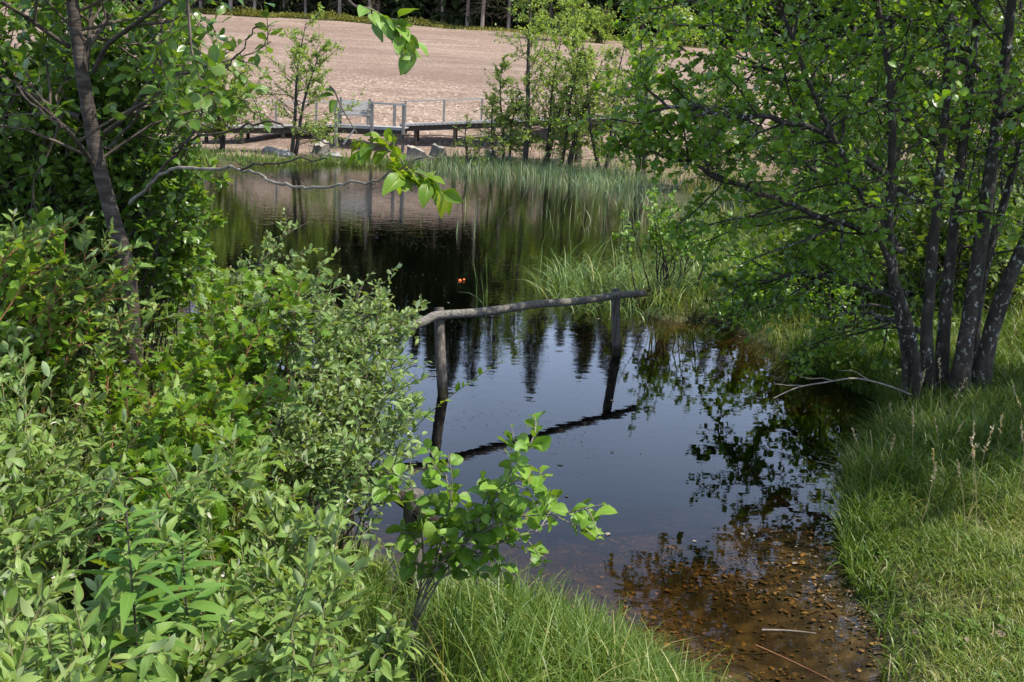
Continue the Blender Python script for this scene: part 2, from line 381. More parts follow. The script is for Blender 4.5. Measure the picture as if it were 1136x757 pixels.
def chip_mat():
    m, n = newmat('wood_chip'); co = objco(n)
    f = noise(n, co, 3.2, 6, .75); f2 = noise(n, scaled(n, co, (.5, 1.0, 1)), .16, 4, .6)
    vo = N(n, 'ShaderNodeTexVoronoi'); vo.inputs['Scale'].default_value = 9; n.links.new(co, vo.inputs['Vector'])
    col = ramp(n, f, [(.28, (.14, .098, .072)), (.5, (.245, .178, .136)), (.72, (.36, .275, .22))])
    sp = N(n, 'ShaderNodeSeparateColor'); n.links.new(vo.outputs['Color'], sp.inputs[0])
    col = mixc(n, math_(n, 'GREATER_THAN', sp.outputs[0], .9), col, (.48, .38, .31))
    col = mixc(n, math_(n, 'GREATER_THAN', sp.outputs[1], .9), col, (.13, .09, .065))
    col = mixc(n, ramp(n, f2, [(.35, (0, 0, 0)), (.62, (.65, .65, .65))]), col, (.155, .108, .085))
    rut = ramp(n, noise(n, scaled(n, co, (.05, .9, 1)), 1.1, 3, .5), [(.5, (0, 0, 0)), (.72, (.55, .55, .55))])
    col = mixc(n, rut, col, (.34, .27, .215))
    p = N(n, 'ShaderNodeBsdfPrincipled'); n.links.new(col, p.inputs['Base Color']); p.inputs['Roughness'].default_value = .95
    p.inputs['Specular IOR Level'].default_value = .1
    b = N(n, 'ShaderNodeBump'); b.inputs['Strength'].default_value = .9; b.inputs['Distance'].default_value = .12
    n.links.new(noise(n, co, 5, 6, .7), b.inputs['Height']); n.links.new(b.outputs[0], p.inputs['Normal'])
    o = N(n, 'ShaderNodeOutputMaterial'); n.links.new(p.outputs[0], o.inputs[0]); return m
M_bed = rough_mat('pond_mud', [(.3, (.018, .014, .008)), (.5, (.045, .033, .017)), (.7, (.11, .078, .034))], 9, (1, 1, 1), .6, .95, 6)
M_floor = rough_mat('forest_floor', [(.3, (.02, .018, .012)), (.5, (.04, .04, .02)), (.72, (.06, .075, .03))], .8, (1, 1, 1), .8)
sheet('ground', ~(is_bed | is_field | is_forest), M_ground)
sheet('pond_bed', is_bed, M_bed)
sheet('field', is_field, chip_mat())
sheet('forest_floor', is_forest, M_floor)

def water_mat():
    m, n = newmat('pond_water'); co = objco(n)
    sp = N(n, 'ShaderNodeSeparateXYZ'); n.links.new(co, sp.inputs[0])
    fr = N(n, 'ShaderNodeFresnel'); fr.inputs['IOR'].default_value = 1.36
    tr = N(n, 'ShaderNodeBsdfTransparent'); gl = N(n, 'ShaderNodeBsdfGlossy')
    gl.inputs['Roughness'].default_value = .015; gl.inputs[0].default_value = (1, 1, 1, 1)
    far = N(n, 'ShaderNodeMapRange'); n.links.new(sp.outputs[1], far.inputs[0])
    far.inputs[1].default_value = 13; far.inputs[2].default_value = 34; far.inputs[3].default_value = .22; far.inputs[4].default_value = 1.0
    hgt = noise(n, scaled(n, co, (1, 2.2, 1)), 2.4, 3, .5)
    b = N(n, 'ShaderNodeBump'); b.inputs['Distance'].default_value = .0055
    n.links.new(far.outputs[0], b.inputs['Strength']); n.links.new(hgt, b.inputs['Height'])
    n.links.new(b.outputs[0], gl.inputs['Normal'])
    mx = N(n, 'ShaderNodeMixShader'); n.links.new(fr.outputs[0], mx.inputs[0])
    n.links.new(tr.outputs[0], mx.inputs[1]); n.links.new(gl.outputs[0], mx.inputs[2])
    ab = N(n, 'ShaderNodeVolumeAbsorption'); ab.inputs[0].default_value = (.62, .49, .24, 1); ab.inputs[1].default_value = 4.0
    o = N(n, 'ShaderNodeOutputMaterial'); n.links.new(mx.outputs[0], o.inputs[0]); n.links.new(ab.outputs[0], o.inputs[1]); return m
wx0, wx1, wy0, wy1 = POND[:, 0].min()-1, POND[:, 0].max()+1, POND[:, 1].min()-1, POND[:, 1].max()+1
wo = Acc().box((wx0, wy0, -1.6), (wx1, wy1, 0)).build('water', water_mat(), smooth=False); wo['kind'] = 'structure'

# ------------------------------------------------------------------ leaf shapes
def tmpl(prof, n, fold=.25, curl=.3, wave=0.0, roll=0.0, serr=0):
    """prof(t) half width; rows of left, middle, right"""
    ts = np.linspace(0, 1, n+1); v = []; uv = []
    for i, t in enumerate(ts):
        w = prof(t) * (1 + (serr*(1 if i % 2 else -1) if 0 < i < n else 0))
        z = -curl*t*t + .15*curl*t
        zz = fold*w + wave*math.sin(t*9+1)
        v += [[-w, t, z+zz], [roll*t*t, t, z], [w, t, z+fold*w-wave*math.sin(t*9+1)]]
        uv += [[0, t], [.5, t], [1, t]]
    q = []
    for i in range(n):
        a = 3*i; q += [[a, a+1, a+4, a+3], [a+1, a+2, a+5, a+4]]
    return np.array(v, float), np.array(q), np.array(uv, float)
def blade_prof(width, p, q, pet=.1, end=.004):
    def f(t):
        if t <= pet: return .012
        s = (t-pet)/(1-pet); return max(end, width*math.sin(math.pi*min(1, s)**p)**q) if s < 1 else end
    return f
P_alder = blade_prof(.40, 1.15, .55, .14, .06)
P_willow = blade_prof(.19, .85, .8, .07)
P_sallow = blade_prof(.24, .95, .75, .08)
P_cherry = blade_prof(.27, .85, .85, .14)
P_oval = blade_prof(.33, .95, .65, .1, .02)
P_herb = blade_prof(.12, .7, 1.0, .03)
def P_lobed(t):
    return float(np.interp(t, [0, .16, .2, .34, .44, .55, .66, .78, .88, 1], [.012, .012, .12, .46, .20, .42, .17, .25, .08, .004]))
T_alder = [tmpl(P_alder, 4, f, c, w) for f, c, w in ((.3, .2, .02), (.1, .4, .03), (.5, .1, .01), (.2, -.15, .02))]
T_seed = [tmpl(P_alder, 14, f, c, w, r, .06) for f, c, w, r in ((.3, .3, .035, .05), (.15, .55, .04, -.08), (.5, .2, .03, .02), (.25, -.15, .045, .06), (.6, .45, .03, -.04))]
T_willow = [tmpl(P_willow, 5, f, c, w, r) for f, c, w, r in ((.4, .35, .01, .06), (.2, .6, .015, -.08), (.6, .1, .01, .03), (.3, -.2, .02, -.05))]
T_willow_hi = [tmpl(P_willow, 10, f, c, w, r) for f, c, w, r in ((.4, .35, .012, .06), (.2, .6, .018, -.08), (.6, .1, .012, .03), (.3, -.2, .02, -.05))]
T_sallow = [tmpl(P_sallow, 4, f, c, w, r) for f, c, w, r in ((.4, .3, .01, .06), (.2, .5, .015, -.08), (.5, .1, .01, .03), (.3, -.15, .02, -.05))]
T_cherry = [tmpl(P_cherry, 10, f, c, w, r, .03) for f, c, w, r in ((.35, .35, .012, .06), (.2, .5, .02, -.08), (.5, .15, .012, .03))]
T_oval = [tmpl(P_oval, 4, f, c, w) for f, c, w in ((.3, .25, .02), (.15, .45, .02), (.45, .1, .01), (.2, -.1, .02))]
T_herb = [tmpl(P_herb, 6, f, c, .004) for f, c in ((.3, .4), (.2, .7), (.5, .2))]
T_lobed = [tmpl(P_lobed, 9, f, c, w) for f, c, w in ((.25, .25, .01), (.1, .4, .015), (.4, .1, .01))]
T_small = [tmpl(P_oval, 2, f, c) for f, c in ((.3, .3), (.1, .1))]
def P_spray(t): return float(np.interp(t, [0, .3, .7, 1], [.06, .24, .16, .01]))
T_spray = [tmpl(P_spray, 3, f, c) for f, c in ((-.5, .35), (-.2, .55))]

# ------------------------------------------------------------------ growth
def sample(pts, idx, t):
    n = pts.shape[1]; f = np.clip(t, 0, .9999)*(n-1); i = f.astype(int); u = (f-i)[:, None]
    a, b = pts[idx, i], pts[idx, i+1]; return a*(1-u) + b*u, nrm(b-a)
def grow(start, d, length, n=5, droop=0.0, wobble=.15):
    B = len(start); pts = np.zeros((B, n, 3)); pts[:, 0] = start; d = nrm(np.array(d, float)); st = (np.asarray(length)/(n-1))[:, None]
    for i in range(1, n):
        d = d + rng.normal(0, wobble, (B, 3)); d[:, 2] -= droop/n; d = nrm(d); pts[:, i] = pts[:, i-1] + d*st
    return pts
def kids(pts, k, t0, t1, ang, flat=.5, up=0.0, jit=.25):
    B = len(pts); idx = np.repeat(np.arange(B), k)
    t = t0 + (t1-t0)*((np.tile(np.arange(k), B) + rng.random(B*k))/k)
    p, T = sample(pts, idx, t)
    side = nrm(np.cross(T, np.array([0, 0, 1.])) + 1e-4); other = np.cross(side, T)
    sgn = np.where((np.tile(np.arange(k), B) + np.repeat(rng.integers(0, 2, B), k)) % 2 == 0, 1., -1.)
    az = rng.normal(0, 1, B*k)*(1-flat)*1.6
    perp = side*(sgn*np.cos(az))[:, None] + other*np.sin(az)[:, None]
    a = ang + rng.normal(0, jit, B*k)
    d = T*np.cos(a)[:, None] + perp*np.sin(a)[:, None]; d[:, 2] += up
    return p, nrm(d), t, idx
def leafset(acc, pts, k, t0, t1, size, tm, ang=.9, flat=.6, up=.05, svar=.28, tone=None, upn=.75, clump=2.2, tipbias=False):
    p, d, t, idx = kids(pts, k, t0, t1, ang, flat, up, .3)
    L = len(p); nn = np.array([0, 0, upn]) + rng.normal(0, .42, (L, 3))
    sz = size*np.clip(1 + rng.normal(0, svar, L), .45, 1.6)
    if tipbias: sz *= np.interp(t, [0, .75, 1], [1, .95, .5])
    tn = .45 + .22*wob(p[:, 0]*clump, p[:, 1]*clump + p[:, 2]*clump*1.3, 1.0) + rng.normal(0, .2, L) + (.22*sst(.8, 1, t) if tipbias else 0)
    acc.leaves(p, d, nn, sz, tm, tn if tone is None else tn+tone)
    return L
def taper(B, n, r0, r1):
    return np.linspace(1, 0, n)[None]*(np.asarray(r0)-r1)[:, None] + r1 if np.ndim(r0) else np.tile(np.linspace(r0, r1, n), (B, 1))
def gz(x, y): return float(height(np.array([x]), np.array([y]))[0])

def limb(path, r0, r1, m=5):
    """path of (px, py, Y) -> smooth polyline and radii"""
    P = catmull([at_y(*p) for p in path], m); return P, np.linspace(r0, r1, len(P))
def resample(P, n):
    s = np.r_[0, np.cumsum(np.linalg.norm(np.diff(P, axis=0), axis=1))]; u = np.linspace(0, s[-1], n)
    return np.stack([np.interp(u, s, P[:, k]) for k in range(3)], 1)

# ------------------------------------------------------------------ fences standing in the pond
M_bolt = rough_mat('rusty_bolt', [(.3, (.03, .018, .012)), (.7, (.10, .05, .03))], 60, (1, 1, 1), .4, .7)
def log(acc, a, b, r0, r1, sides=14, n=14, bend=.015):
    t = np.linspace(0, 1, n)[:, None]; P = np.array(a)*(1-t) + np.array(b)*t
    P[1:-1] += rng.normal(0, bend, (n-2, 3))*.4 + bend*np.sin(t[1:-1]*5)
    r = np.linspace(r0, r1, n)*(1+rng.normal(0, .025, n)); r[0] *= .93; r[-1] *= .93
    return acc.tubes(P, r, sides, cap=True, wob=.012)
p1 = at_y(487, 342, 9.05); w1 = at_z(491, 440); p2 = at_y(683, 321, 10.75); w2 = at_z(684, 394)
f1 = thing('pond_fence', 'weathered grey log rail on two round posts standing in the open pond water', 'fence', (float(w1[0]), float(w1[1]), 0))
for top, wl in ((p1, w1), (p2, w2)):
    d_ = (top - wl); base = wl - d_*(.8/max(d_[2], .1)); top_ = top + np.array([0, .02, 0])
    log(Acc(), base, top_, .054, .049, bend=.004).build('post', M_post, f1)
off = np.array([0, -.105, -.055])
ra = at_y(372, 388, 8.1) + off*.3
rm1, rm2 = p1 + off, p2 + off*np.array([1, .9, 1])
re = rm2 + (rm2-rm1)*.19 + np.array([0, 0, -.005])
t_ = np.linspace(0, 1, 9)[:, None]
RP = np.vstack([ra*(1-t_)+rm1*t_, (rm1*(1-t_)+re*t_)[1:]]); RP = catmull(RP, 3); RP[:, 2] += .008*np.sin(np.arange(len(RP))*.6)
Acc().tubes(RP, np.linspace(.045, .039, len(RP))*(1+rng.normal(0, .02, len(RP))), 16, cap=True, wob=.012).build('rail', M_rail, f1)
for q_ in (p1, p2):
    c_ = q_ + off*np.array([1, 1, 1]); Acc().tubes(np.array([c_ + [0, -.056, .004], c_ + [0, -.035, .004]]), np.array([.011, .011]), 8, cap=True).build('bolt', M_bolt, f1)
b3 = at_y(459, 662, 4.75); tp3 = at_y(460, 545, 4.75)
f2 = thing('shore_fence', 'short weathered post at the grassy near shore with a dark rail', 'fence', (float(b3[0]), float(b3[1]), 0))
log(Acc(), b3 - np.array([0, 0, .3]), tp3, .056, .050, bend=.004).build('post', M_post, f2)
log(Acc(), at_y(352, 492, 5.7) + [0, -.05, 0], at_y(504, 588, 4.5), .04, .035).build('rail', M_darkrail, f2)  # rail in a darker brown than the pond rail

# ------------------------------------------------------------------ boardwalk, lookout platform, bench on the far shore
BW = [at_y(*p) for p in ((446, 139, 45.5), (540, 135.5, 46.3), (630, 132, 47.5), (740, 129, 50))]
BWL = [at_y(*p) for p in ((374, 140, 45), (300, 141, 44), (205, 141, 42.5))]
bw = thing('boardwalk', 'long grey plank boardwalk with a thin handrail crossing below the brown field', 'boardwalk', (float(BW[0][0]), float(BW[0][1]), gz(BW[0][0], BW[0][1])))
UPV = np.array([0, 0, 1.])
posts_xy = []
for path in (BW, BWL):
    dk, un, hr, un2 = Acc(), Acc(), Acc(), Acc()
    P = catmull(path, 8)
    L = np.r_[0, np.cumsum(np.linalg.norm(np.diff(P, axis=0), axis=1))]
    npl = int(L[-1]/.2)
    for i in range(npl):
        u = (i+.5)/npl*L[-1]; c = np.array([np.interp(u, L, P[:, k]) for k in range(3)]); c2 = np.array([np.interp(u+.1, L, P[:, k]) for k in range(3)])
        t = nrm(c2-c+1e-6); s_ = nrm(np.cross(t, UPV))
        s_ = s_ if s_[1] > 0 else -s_
        dk.beam(c - s_*.02, c + s_*1.35 + [0, 0, rng.normal(0, .004)], .185, .09)
    for a, b in zip(P[:-1], P[1:]):
        t = nrm(b-a); s_ = nrm(np.cross(t, UPV)); s_ = s_ if s_[1] > 0 else -s_
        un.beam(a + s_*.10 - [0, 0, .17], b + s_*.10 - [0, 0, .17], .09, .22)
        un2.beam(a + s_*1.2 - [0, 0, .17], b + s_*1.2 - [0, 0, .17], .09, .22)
        hr.beam(a + s_*1.3 + [0, 0, 1.02], b + s_*1.3 + [0, 0, 1.02], .11, .05)
    for u in np.arange(.6, L[-1], 1.78):
        c = np.array([np.interp(u, L, P[:, k]) for k in range(3)]); posts_xy.append(c + s_*1.3)
        gq = gz(c[0], c[1]+.3)
        for e in (.12, 1.18):
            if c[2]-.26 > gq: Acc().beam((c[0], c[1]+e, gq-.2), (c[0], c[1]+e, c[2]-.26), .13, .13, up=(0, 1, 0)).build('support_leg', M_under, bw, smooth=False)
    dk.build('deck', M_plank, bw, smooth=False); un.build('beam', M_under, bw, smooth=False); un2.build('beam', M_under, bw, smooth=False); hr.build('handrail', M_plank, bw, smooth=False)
for c in posts_xy:
    Acc().beam(c - [0, 0, .3], c + [0, 0, 1.0], .085, .085, up=(0, 1, 0)).build('railing_post', M_fpost, bw, smooth=False)

pl0, pl1 = at_y(372, 139, 43.6), at_y(449, 141, 44.0)
pf = thing('lookout_platform', 'raised grey timber platform on square posts above the far bank', 'platform', (float((pl0[0]+pl1[0])/2), 43.8, gz((pl0[0]+pl1[0])/2, 43.8)))
zd = (pl0[2]+pl1[2])/2
a = Acc()
for i in range(8): a.box((pl0[0], 43.6+i*.24, zd-.05-(.07 if i == 0 else 0)), (pl1[0], 43.6+i*.24+.225, zd))
a.build('deck', M_plank, pf, smooth=False)
Acc().box((pl0[0], 43.64, zd-.36), (pl1[0], 43.72, zd-.125)).build('beam', M_under, pf, smooth=False); Acc().box((pl0[0]+.05, 45.3, zd-.3), (pl1[0]-.05, 45.4, zd-.052)).build('beam', M_under, pf, smooth=False)
for px, top, Y in ((373, 112, 43.53), (413, 113, 43.53), (448, 115, 43.53), (438, 116, 45.2)):
    tpt = at_y(px, top, Y); g_ = gz(tpt[0], Y)
    Acc().beam((tpt[0], Y, g_-.3), (tpt[0], Y, tpt[2]), .13, .13, up=(0, 1, 0)).build('post', M_fpost, pf, smooth=False)
t1, t2 = at_y(413, 114.5, 43.47), at_y(450, 116.5, 43.47)
Acc().beam(t1, t2, .05, .08).build('handrail', M_plank, pf, smooth=False)
for i, y_ in enumerate((150, 155.5)):
    Acc().beam(at_y(405+i*4, y_, 43.4), at_y(454, y_+.5, 43.4), .28, .09).build('step', M_under, pf, smooth=False)
Acc().beam(at_y(381, 160, 43.58), at_y(393, 144, 43.58), .07, .07).build('brace', M_plank, pf, smooth=False)
bl, br = at_y(375, 126, 44.9), at_y(413, 126, 44.9)
be = thing('bench', 'grey plank bench with a tall slatted backrest standing on the lookout platform', 'bench', (float((bl[0]+br[0])/2), 44.7, zd))
a = Acc()
for i in range(3): a.beam((bl[0], 44.95+i*.06, zd+.46+i*.235), (br[0], 44.95+i*.06, zd+.46+i*.235), .05, .21, up=(0, .28, 1))
a.build('backrest', M_plank, be, smooth=False)
a = Acc()
for i in range(3): a.beam((bl[0], 44.42+i*.17, zd+.44), (br[0], 44.42+i*.17, zd+.44), .15, .05)
a.build('seat', M_plank, be, smooth=False)
for s_ in (bl[0]+.12, br[0]-.12):
    Acc().box((s_-.05, 44.36, zd), (s_+.05, 44.46, zd+.412)).box((s_-.05, 44.86, zd), (s_+.05, 44.915, zd+1.15)).build('leg', M_fpost, be, smooth=False)
    Acc().box((s_-.06, 44.36, zd+.64), (s_+.06, 44.85, zd+.7)).box((s_-.04, 44.37, zd+.467), (s_+.04, 44.44, zd+.638)).build('armrest', M_fpost, be, smooth=False)

# stumps, stones
M_stump = wood_mat('grey_stump', (.06, .052, .044), (.15, .137, .12), (.27, .25, .225), 2)
M_cut = rough_mat('sawn_wood', [(.3, (.22, .19, .155)), (.7, (.40, .36, .31))], 12, (1, 1, 1), .2)
M_stone = rough_mat('grey_stone', [(.3, (.16, .155, .145)), (.7, (.34, .33, .31))], 4, (1, 1, 1), .7)
def stump(px, py, Y, r, h, label):
    c = at_y(px, py, Y); g_ = gz(c[0], Y); e = thing('tree_stump', label, 'stump', (float(c[0]), Y, g_), 'tree stumps on the far bank')
    n = 18; an = np.arange(n)*2*np.pi/n; lob = 1 + .16*np.sin(an*3+px) + .08*np.sin(an*7)
    V = []
    for z, k in ((-.25, 1.9), (.0, 1.6), (.15*h, 1.22), (.5*h, 1.03), (h, .96)):
        lb = (1+(lob-1)*k)*(1+rng.normal(0, .035, n)); V.append(np.stack([c[0]+np.cos(an)*r*k*lb, Y+np.sin(an)*r*k*lb, g_+z+(np.cos(an+px)*.34*r+rng.normal(0, .03, n))*max(z, 0)/h], 1))
    q = [[i*n+k, i*n+(k+1) % n, (i+1)*n+(k+1) % n, (i+1)*n+k] for i in range(4) for k in range(n)]
    Acc().add(np.vstack(V), q).build('trunk', M_stump, e)
    v = np.vstack([V[-1]*1.0 + [0, 0, .004], [[c[0], Y, g_+h+.01]]])
    Acc().add(v, [[k, (k+1) % n, (k+2) % n, n] for k in range(0, n, 2)]).build('cut_face', M_cut, e)
stump(462, 164, 41.8, .36, .5, 'wide grey tree stump right beside the platform steps')
stump(487, 158, 43.2, .31, .42, 'tree stump with pale sawn top second to the right of the platform')
stump(545, 158, 43.4, .25, .36, 'small grey stump among the saplings below the boardwalk')
stump(357, 158, 41.6, .3, .42, 'grey stump left of the platform by the leafy sapling')
def stone(px, py, Y, s, label):
    c = at_y(px, py, Y); g_ = gz(c[0], Y); u, v = np.meshgrid(np.linspace(0, np.pi, 9), np.arange(14)*2*np.pi/14, indexing='ij')
    d = np.stack([np.sin(u)*np.cos(v), np.sin(u)*np.sin(v), np.cos(u)], -1); rr = 1 + .22*np.sin(d[..., 0]*3+px)*np.cos(d[..., 1]*4+py) + .1*np.sin(d[..., 2]*6+px)
    P = d*rr[..., None]*np.array([s, s*.7, s*.5]) + [c[0], Y, g_+s*.12]; n = 14
    q = [[i*n+k, (i+1)*n+k, (i+1)*n+(k+1) % n, i*n+(k+1) % n] for i in range(8) for k in range(n)]
    tag(Acc().add(P.reshape(-1, 3), q).build('stone', M_stone, origin=(float(c[0]), Y, g_)), label, 'stone', 'stones on the far bank')
stone(315, 165, 39.8, .42, 'low grey stone at the water edge left of the sapling trunk')
stone(301, 160, 40.8, .38, 'grey stone just behind the one at the water edge, left of the sapling')
stone(372, 162, 41, .28, 'small stone at the foot of the leftmost platform post')
stone(565, 152, 43.9, .30, 'grey stone under the boardwalk right of the small stump')

# ------------------------------------------------------------------ spruce forest behind the field
def make_spruce(H, c0, wid, n_dead, seed, dens=1.0):
    global rng
    keep = rng; rng = np.random.default_rng(seed)
    e = thing('spruce_tree', 'x', 'tree', (0, 0, 0))
    z = np.linspace(0, 1, 9); P = np.stack([.12*np.sin(z*3+seed), .1*np.cos(z*2.3), z*H-.3], 1)
    Acc().tubes(P, .17*(H/17)*(1-z)**.8+.015, 9).build('trunk', M_spruce, e)
    if n_dead:
        zz = rng.uniform(1.2, c0*H+1.5, n_dead); az = rng.uniform(0, 6.28, n_dead)
        st = np.stack([np.zeros(n_dead), np.zeros(n_dead), zz], 1); d = np.stack([np.cos(az), np.sin(az), rng.normal(-.15, .25, n_dead)], 1)
        b = grow(st, d, rng.uniform(.5, 2.0, n_dead), 5, .3, .16); a = Acc().tubes(b, taper(n_dead, 5, .022, .006), 3)
        p, dd, _, _ = kids(b, 3, .3, 1, .8); t = grow(p, dd, rng.uniform(.2, .6, len(p)), 3, .4, .2); a.tubes(t, taper(len(t), 3, .010, .004), 3)
        a.build('dead_branches', M_deadtwig, e)
    zs = np.arange(c0*H, H-.25, .36/dens); st, dr, ln = [], [], []
    for z_ in zs:
        k = 1-(z_-c0*H)/(H-c0*H); nb = int(6 + 3*k)
        az = rng.uniform(0, 6.28) + np.arange(nb)*6.28/nb + rng.normal(0, .2, nb)
        for a_ in az:
            st.append([0, 0, z_ + rng.normal(0, .1)]); dr.append([math.cos(a_), math.sin(a_), .22-.5*k]); ln.append((wid*k**.8+.16)*rng.uniform(.55, 1.2))
    br = grow(np.array(st), np.array(dr), np.array(ln), 5, .12, .08)
    a = Acc(); a.tubes(br, taper(len(br), 5, .02, .006), 3)
    p, d, t, idx = kids(br, 9, .1, 1, .75, .7, -.22)
    L = np.array(ln)[idx]; a.leaves(p, d, np.array([0, 0, 1.])+rng.normal(0, .3, p.shape), (.28+.24*L)*rng.uniform(.6, 1.2, len(p))*(1.15-.5*t), T_spray)
    tip, td = sample(br, np.arange(len(br)), np.full(len(br), .97)); a.leaves(tip, td, np.tile([0, 0, 1.], (len(br), 1)), .25+.2*np.array(ln), T_spray)
    a.build('crown', M_needle, e); rng = keep; return e
protos = [make_spruce(17.5, .24, 2.6, 60, 1), make_spruce(16, .30, 2.3, 70, 2), make_spruce(15, .10, 2.5, 30, 3), make_spruce(18.5, .06, 3.0, 0, 5), make_spruce(13.5, .03, 2.4, 0, 6)]
used = set()
GF, GB = 'spruces along the forest edge', 'spruces deeper in the forest'
def plant_spruce(k, x, y, s, lab, grp):
    e = protos[k] if k not in used else dup(protos[k]); used.add(k)
    e.location = (x, y, gz(x, y)); e.rotation_euler = (rng.normal(0, .01), rng.normal(0, .01), rng.uniform(0, 6.28)); e.scale = (s*rng.uniform(.9, 1.1),)*2 + (s,)
    e['label'] = lab; e['group'] = grp; e['category'] = 'tree'
front_px = [(258, 121.5), (284, 123), (376, 122.5), (408, 123.5), (452, 125), (518, 122.5), (537, 121), (489, 124.5), (566, 123.5), (645, 121.5), (703, 122), (672, 124.5), (610, 125), (735, 124.5), (770, 123), (340, 125.5), (820, 124.5), (222, 124.5), (180, 123.5), (130, 124.5), (880, 123.5), (950, 124.5), (1020, 122.5), (1090, 124.5)]
for i, (px, Y) in enumerate(front_px):
    x = at_y(px, 25, Y)[0]
    plant_spruce((0, 1, 0, 1, 2)[i % 5], x, Y, rng.uniform(1.05, 1.38), 'tall spruce with bare pale lower trunk at the edge of the forest', GF)
for row in range(5):
    Y = 128.5 + row*4.6
    for x in np.arange(-74, 84, 4.9 if row < 2 else 4.6):
        k = (2, 0, 3, 4, 1)[rng.integers(0, 5)] if row < 1 else (3, 4, 3, 2)[rng.integers(0, 4)]
        plant_spruce(k, x+rng.normal(0, .9), Y+rng.normal(0, 1.1), rng.uniform(.9, 1.3), 'dark dense spruce standing in the shade behind the forest edge', GB)

# ------------------------------------------------------------------ broadleaf trees on the far bank
def far_tree(name, px, Y, pxtop, pytop, spread, stems, label, leaf=.085, nl=9, group=None, mat=M_far, low=.12, dens=1.0):
    b = at_y(px, 170, Y); g_ = gz(b[0], Y); top = at_y(pxtop, pytop, Y); H = top[2]-g_
    e = thing(name, label, 'tree', (float(b[0]), Y, g_), group)
    st, P = [], []
    for k in range(stems):
        off = rng.normal(0, .35*spread*(k > 0), 2); hk = H*(1 if k == 0 else rng.uniform(.6, .95))
        t = np.linspace(0, 1, 9); tx = (top[0]-b[0])*t**1.3
        P.append(np.stack([b[0]+rng.normal(0, .12*(stems > 1))+tx+off[0]*t+.06*np.sin(t*7+k), Y+off[1]*t+rng.normal(0, .1*(stems > 1))+0*t, g_-.2+t*(hk+.2)], 1))
    P = np.array(P)
    Acc().tubes(P, taper(stems, 9, .016*H+.01, .012), 7).build('trunk', M_fartwig, e)
    n1 = int(16*dens*max(1, 3/ stems**.7)); p, d, t, idx = kids(P, n1, low, .98, 1.1, .1, .10)
    ln = spread*(1.15-.6*t)*rng.uniform(.35, 1.25, len(p))*np.interp(t, [0, .2, .5, 1], [.7, .95, 1, .6])
    b1 = grow(p, d, ln, 5, -.25, .2); p2, d2, t2, i2 = kids(b1, 6, .25, 1, .7, .3, .1)
    b2 = grow(p2, d2, ln[i2]*rng.uniform(.25, .5, len(p2)), 4, 0, .2)
    Acc().tubes(b1, taper(len(b1), 5, .016, .006), 4).tubes(b2, taper(len(b2), 4, .007, .003), 3).build('branches', M_fartwig, e)
    a = Acc(); leafset(a, b2, int(nl*1.4), .1, 1, leaf*1.15, T_small, 1.0, .3); leafset(a, b1, 7, .3, 1, leaf, T_small, 1.0, .3); a.build('crown', mat, e)
    return e
G1 = 'young alders along the far bank'
far_tree('sapling', 322, 40.3, 338, 24, 2.3, 2, 'light green young alder left of the bench, its foot at the water edge', .095, 8, G1)
far_tree('sapling', 246, 40, 250, 62, 1.6, 3, 'bushy young alder at the left end of the far shore', .095, 9, G1)
far_tree('sapling', 203, 39, 190, 20, 1.9, 3, 'young alder at far left, half hidden behind the dark leafy tree', .095, 9, G1)
far_tree('sapling', 582, 41.8, 592, -40, 2.0, 1, 'tallest slender alder in the middle of the far reed shore', .095, 8, G1, dens=1.3)
far_tree('sapling', 604, 42.4, 622, 40, 1.6, 2, 'pale green alder right behind the tallest slender alder', .09, 7, G1)
far_tree('sapling', 628, 41.8, 652, 50, 1.7, 3, 'spreading many-stemmed alder right of the tallest alder', .09, 7, G1)
far_tree('sapling', 668, 40.8, 690, 40, 1.8, 3, 'bushy alder near the right end of the boardwalk', .09, 8, G1)
far_tree('sapling', 562, 43.2, 560, 70, 1.3, 2, 'slim pale alder just left of the tallest slender alder', .09, 7, G1)
far_tree('sapling', 645, 43.5, 640, 5, 2.0, 2, 'tall airy pale alder rising between the bushy alders right of centre', .09, 8, G1)
far_tree('sapling', 712, 38.5, 716, 25, 1.9, 3, 'dense young alder at the right end of the far shore', .095, 9, G1)
far_tree('sapling', 545, 42, 548, 105, .8, 1, 'thin little sapling left of the tallest alder, below the handrail', .07, 3, G1, dens=.6)
far_tree('shrub', 522, 41, 522, 126, .75, 3, 'small leafy shrub behind the left end of the reeds', .07, 3, G1, dens=.5)
G2 = 'light green trees at the forest edge'
for px, Y, top, s_, lb in ((618, 111, -30, 3.6, 'pale green birch in front of the dark forest, behind the tallest alder'), (662, 112, 22, 3.2, 'low rounded pale green tree at the top edge of the field'),
                         (735, 109, 5, 3.2, 'pale green tree at the field edge behind the big alder crown')):
    far_tree('broadleaf_tree', px, Y, px, top, s_, 3, lb, .22, 8, G2)
G3 = 'alder bushes on the right bank'
for_near = [(925, 13.0, 262, 1.0, .07, 'low dark bush on the bank just left of the alder stems'), (1035, 11.8, 215, 1.2, .07, 'leafy bush directly behind the middle stems of the big alder'), (1120, 12.5, 240, 1.2, .07, 'low bush behind the leaning right stem of the big alder')]
M_far2 = leaf_mat('bank_bush_leaf', (0.054, 0.117, 0.012), (0.109, 0.186, 0.021), (0.186, 0.262, 0.033), (0.155, 0.220, 0.042), rough=.45, trans=.38, vein=0)
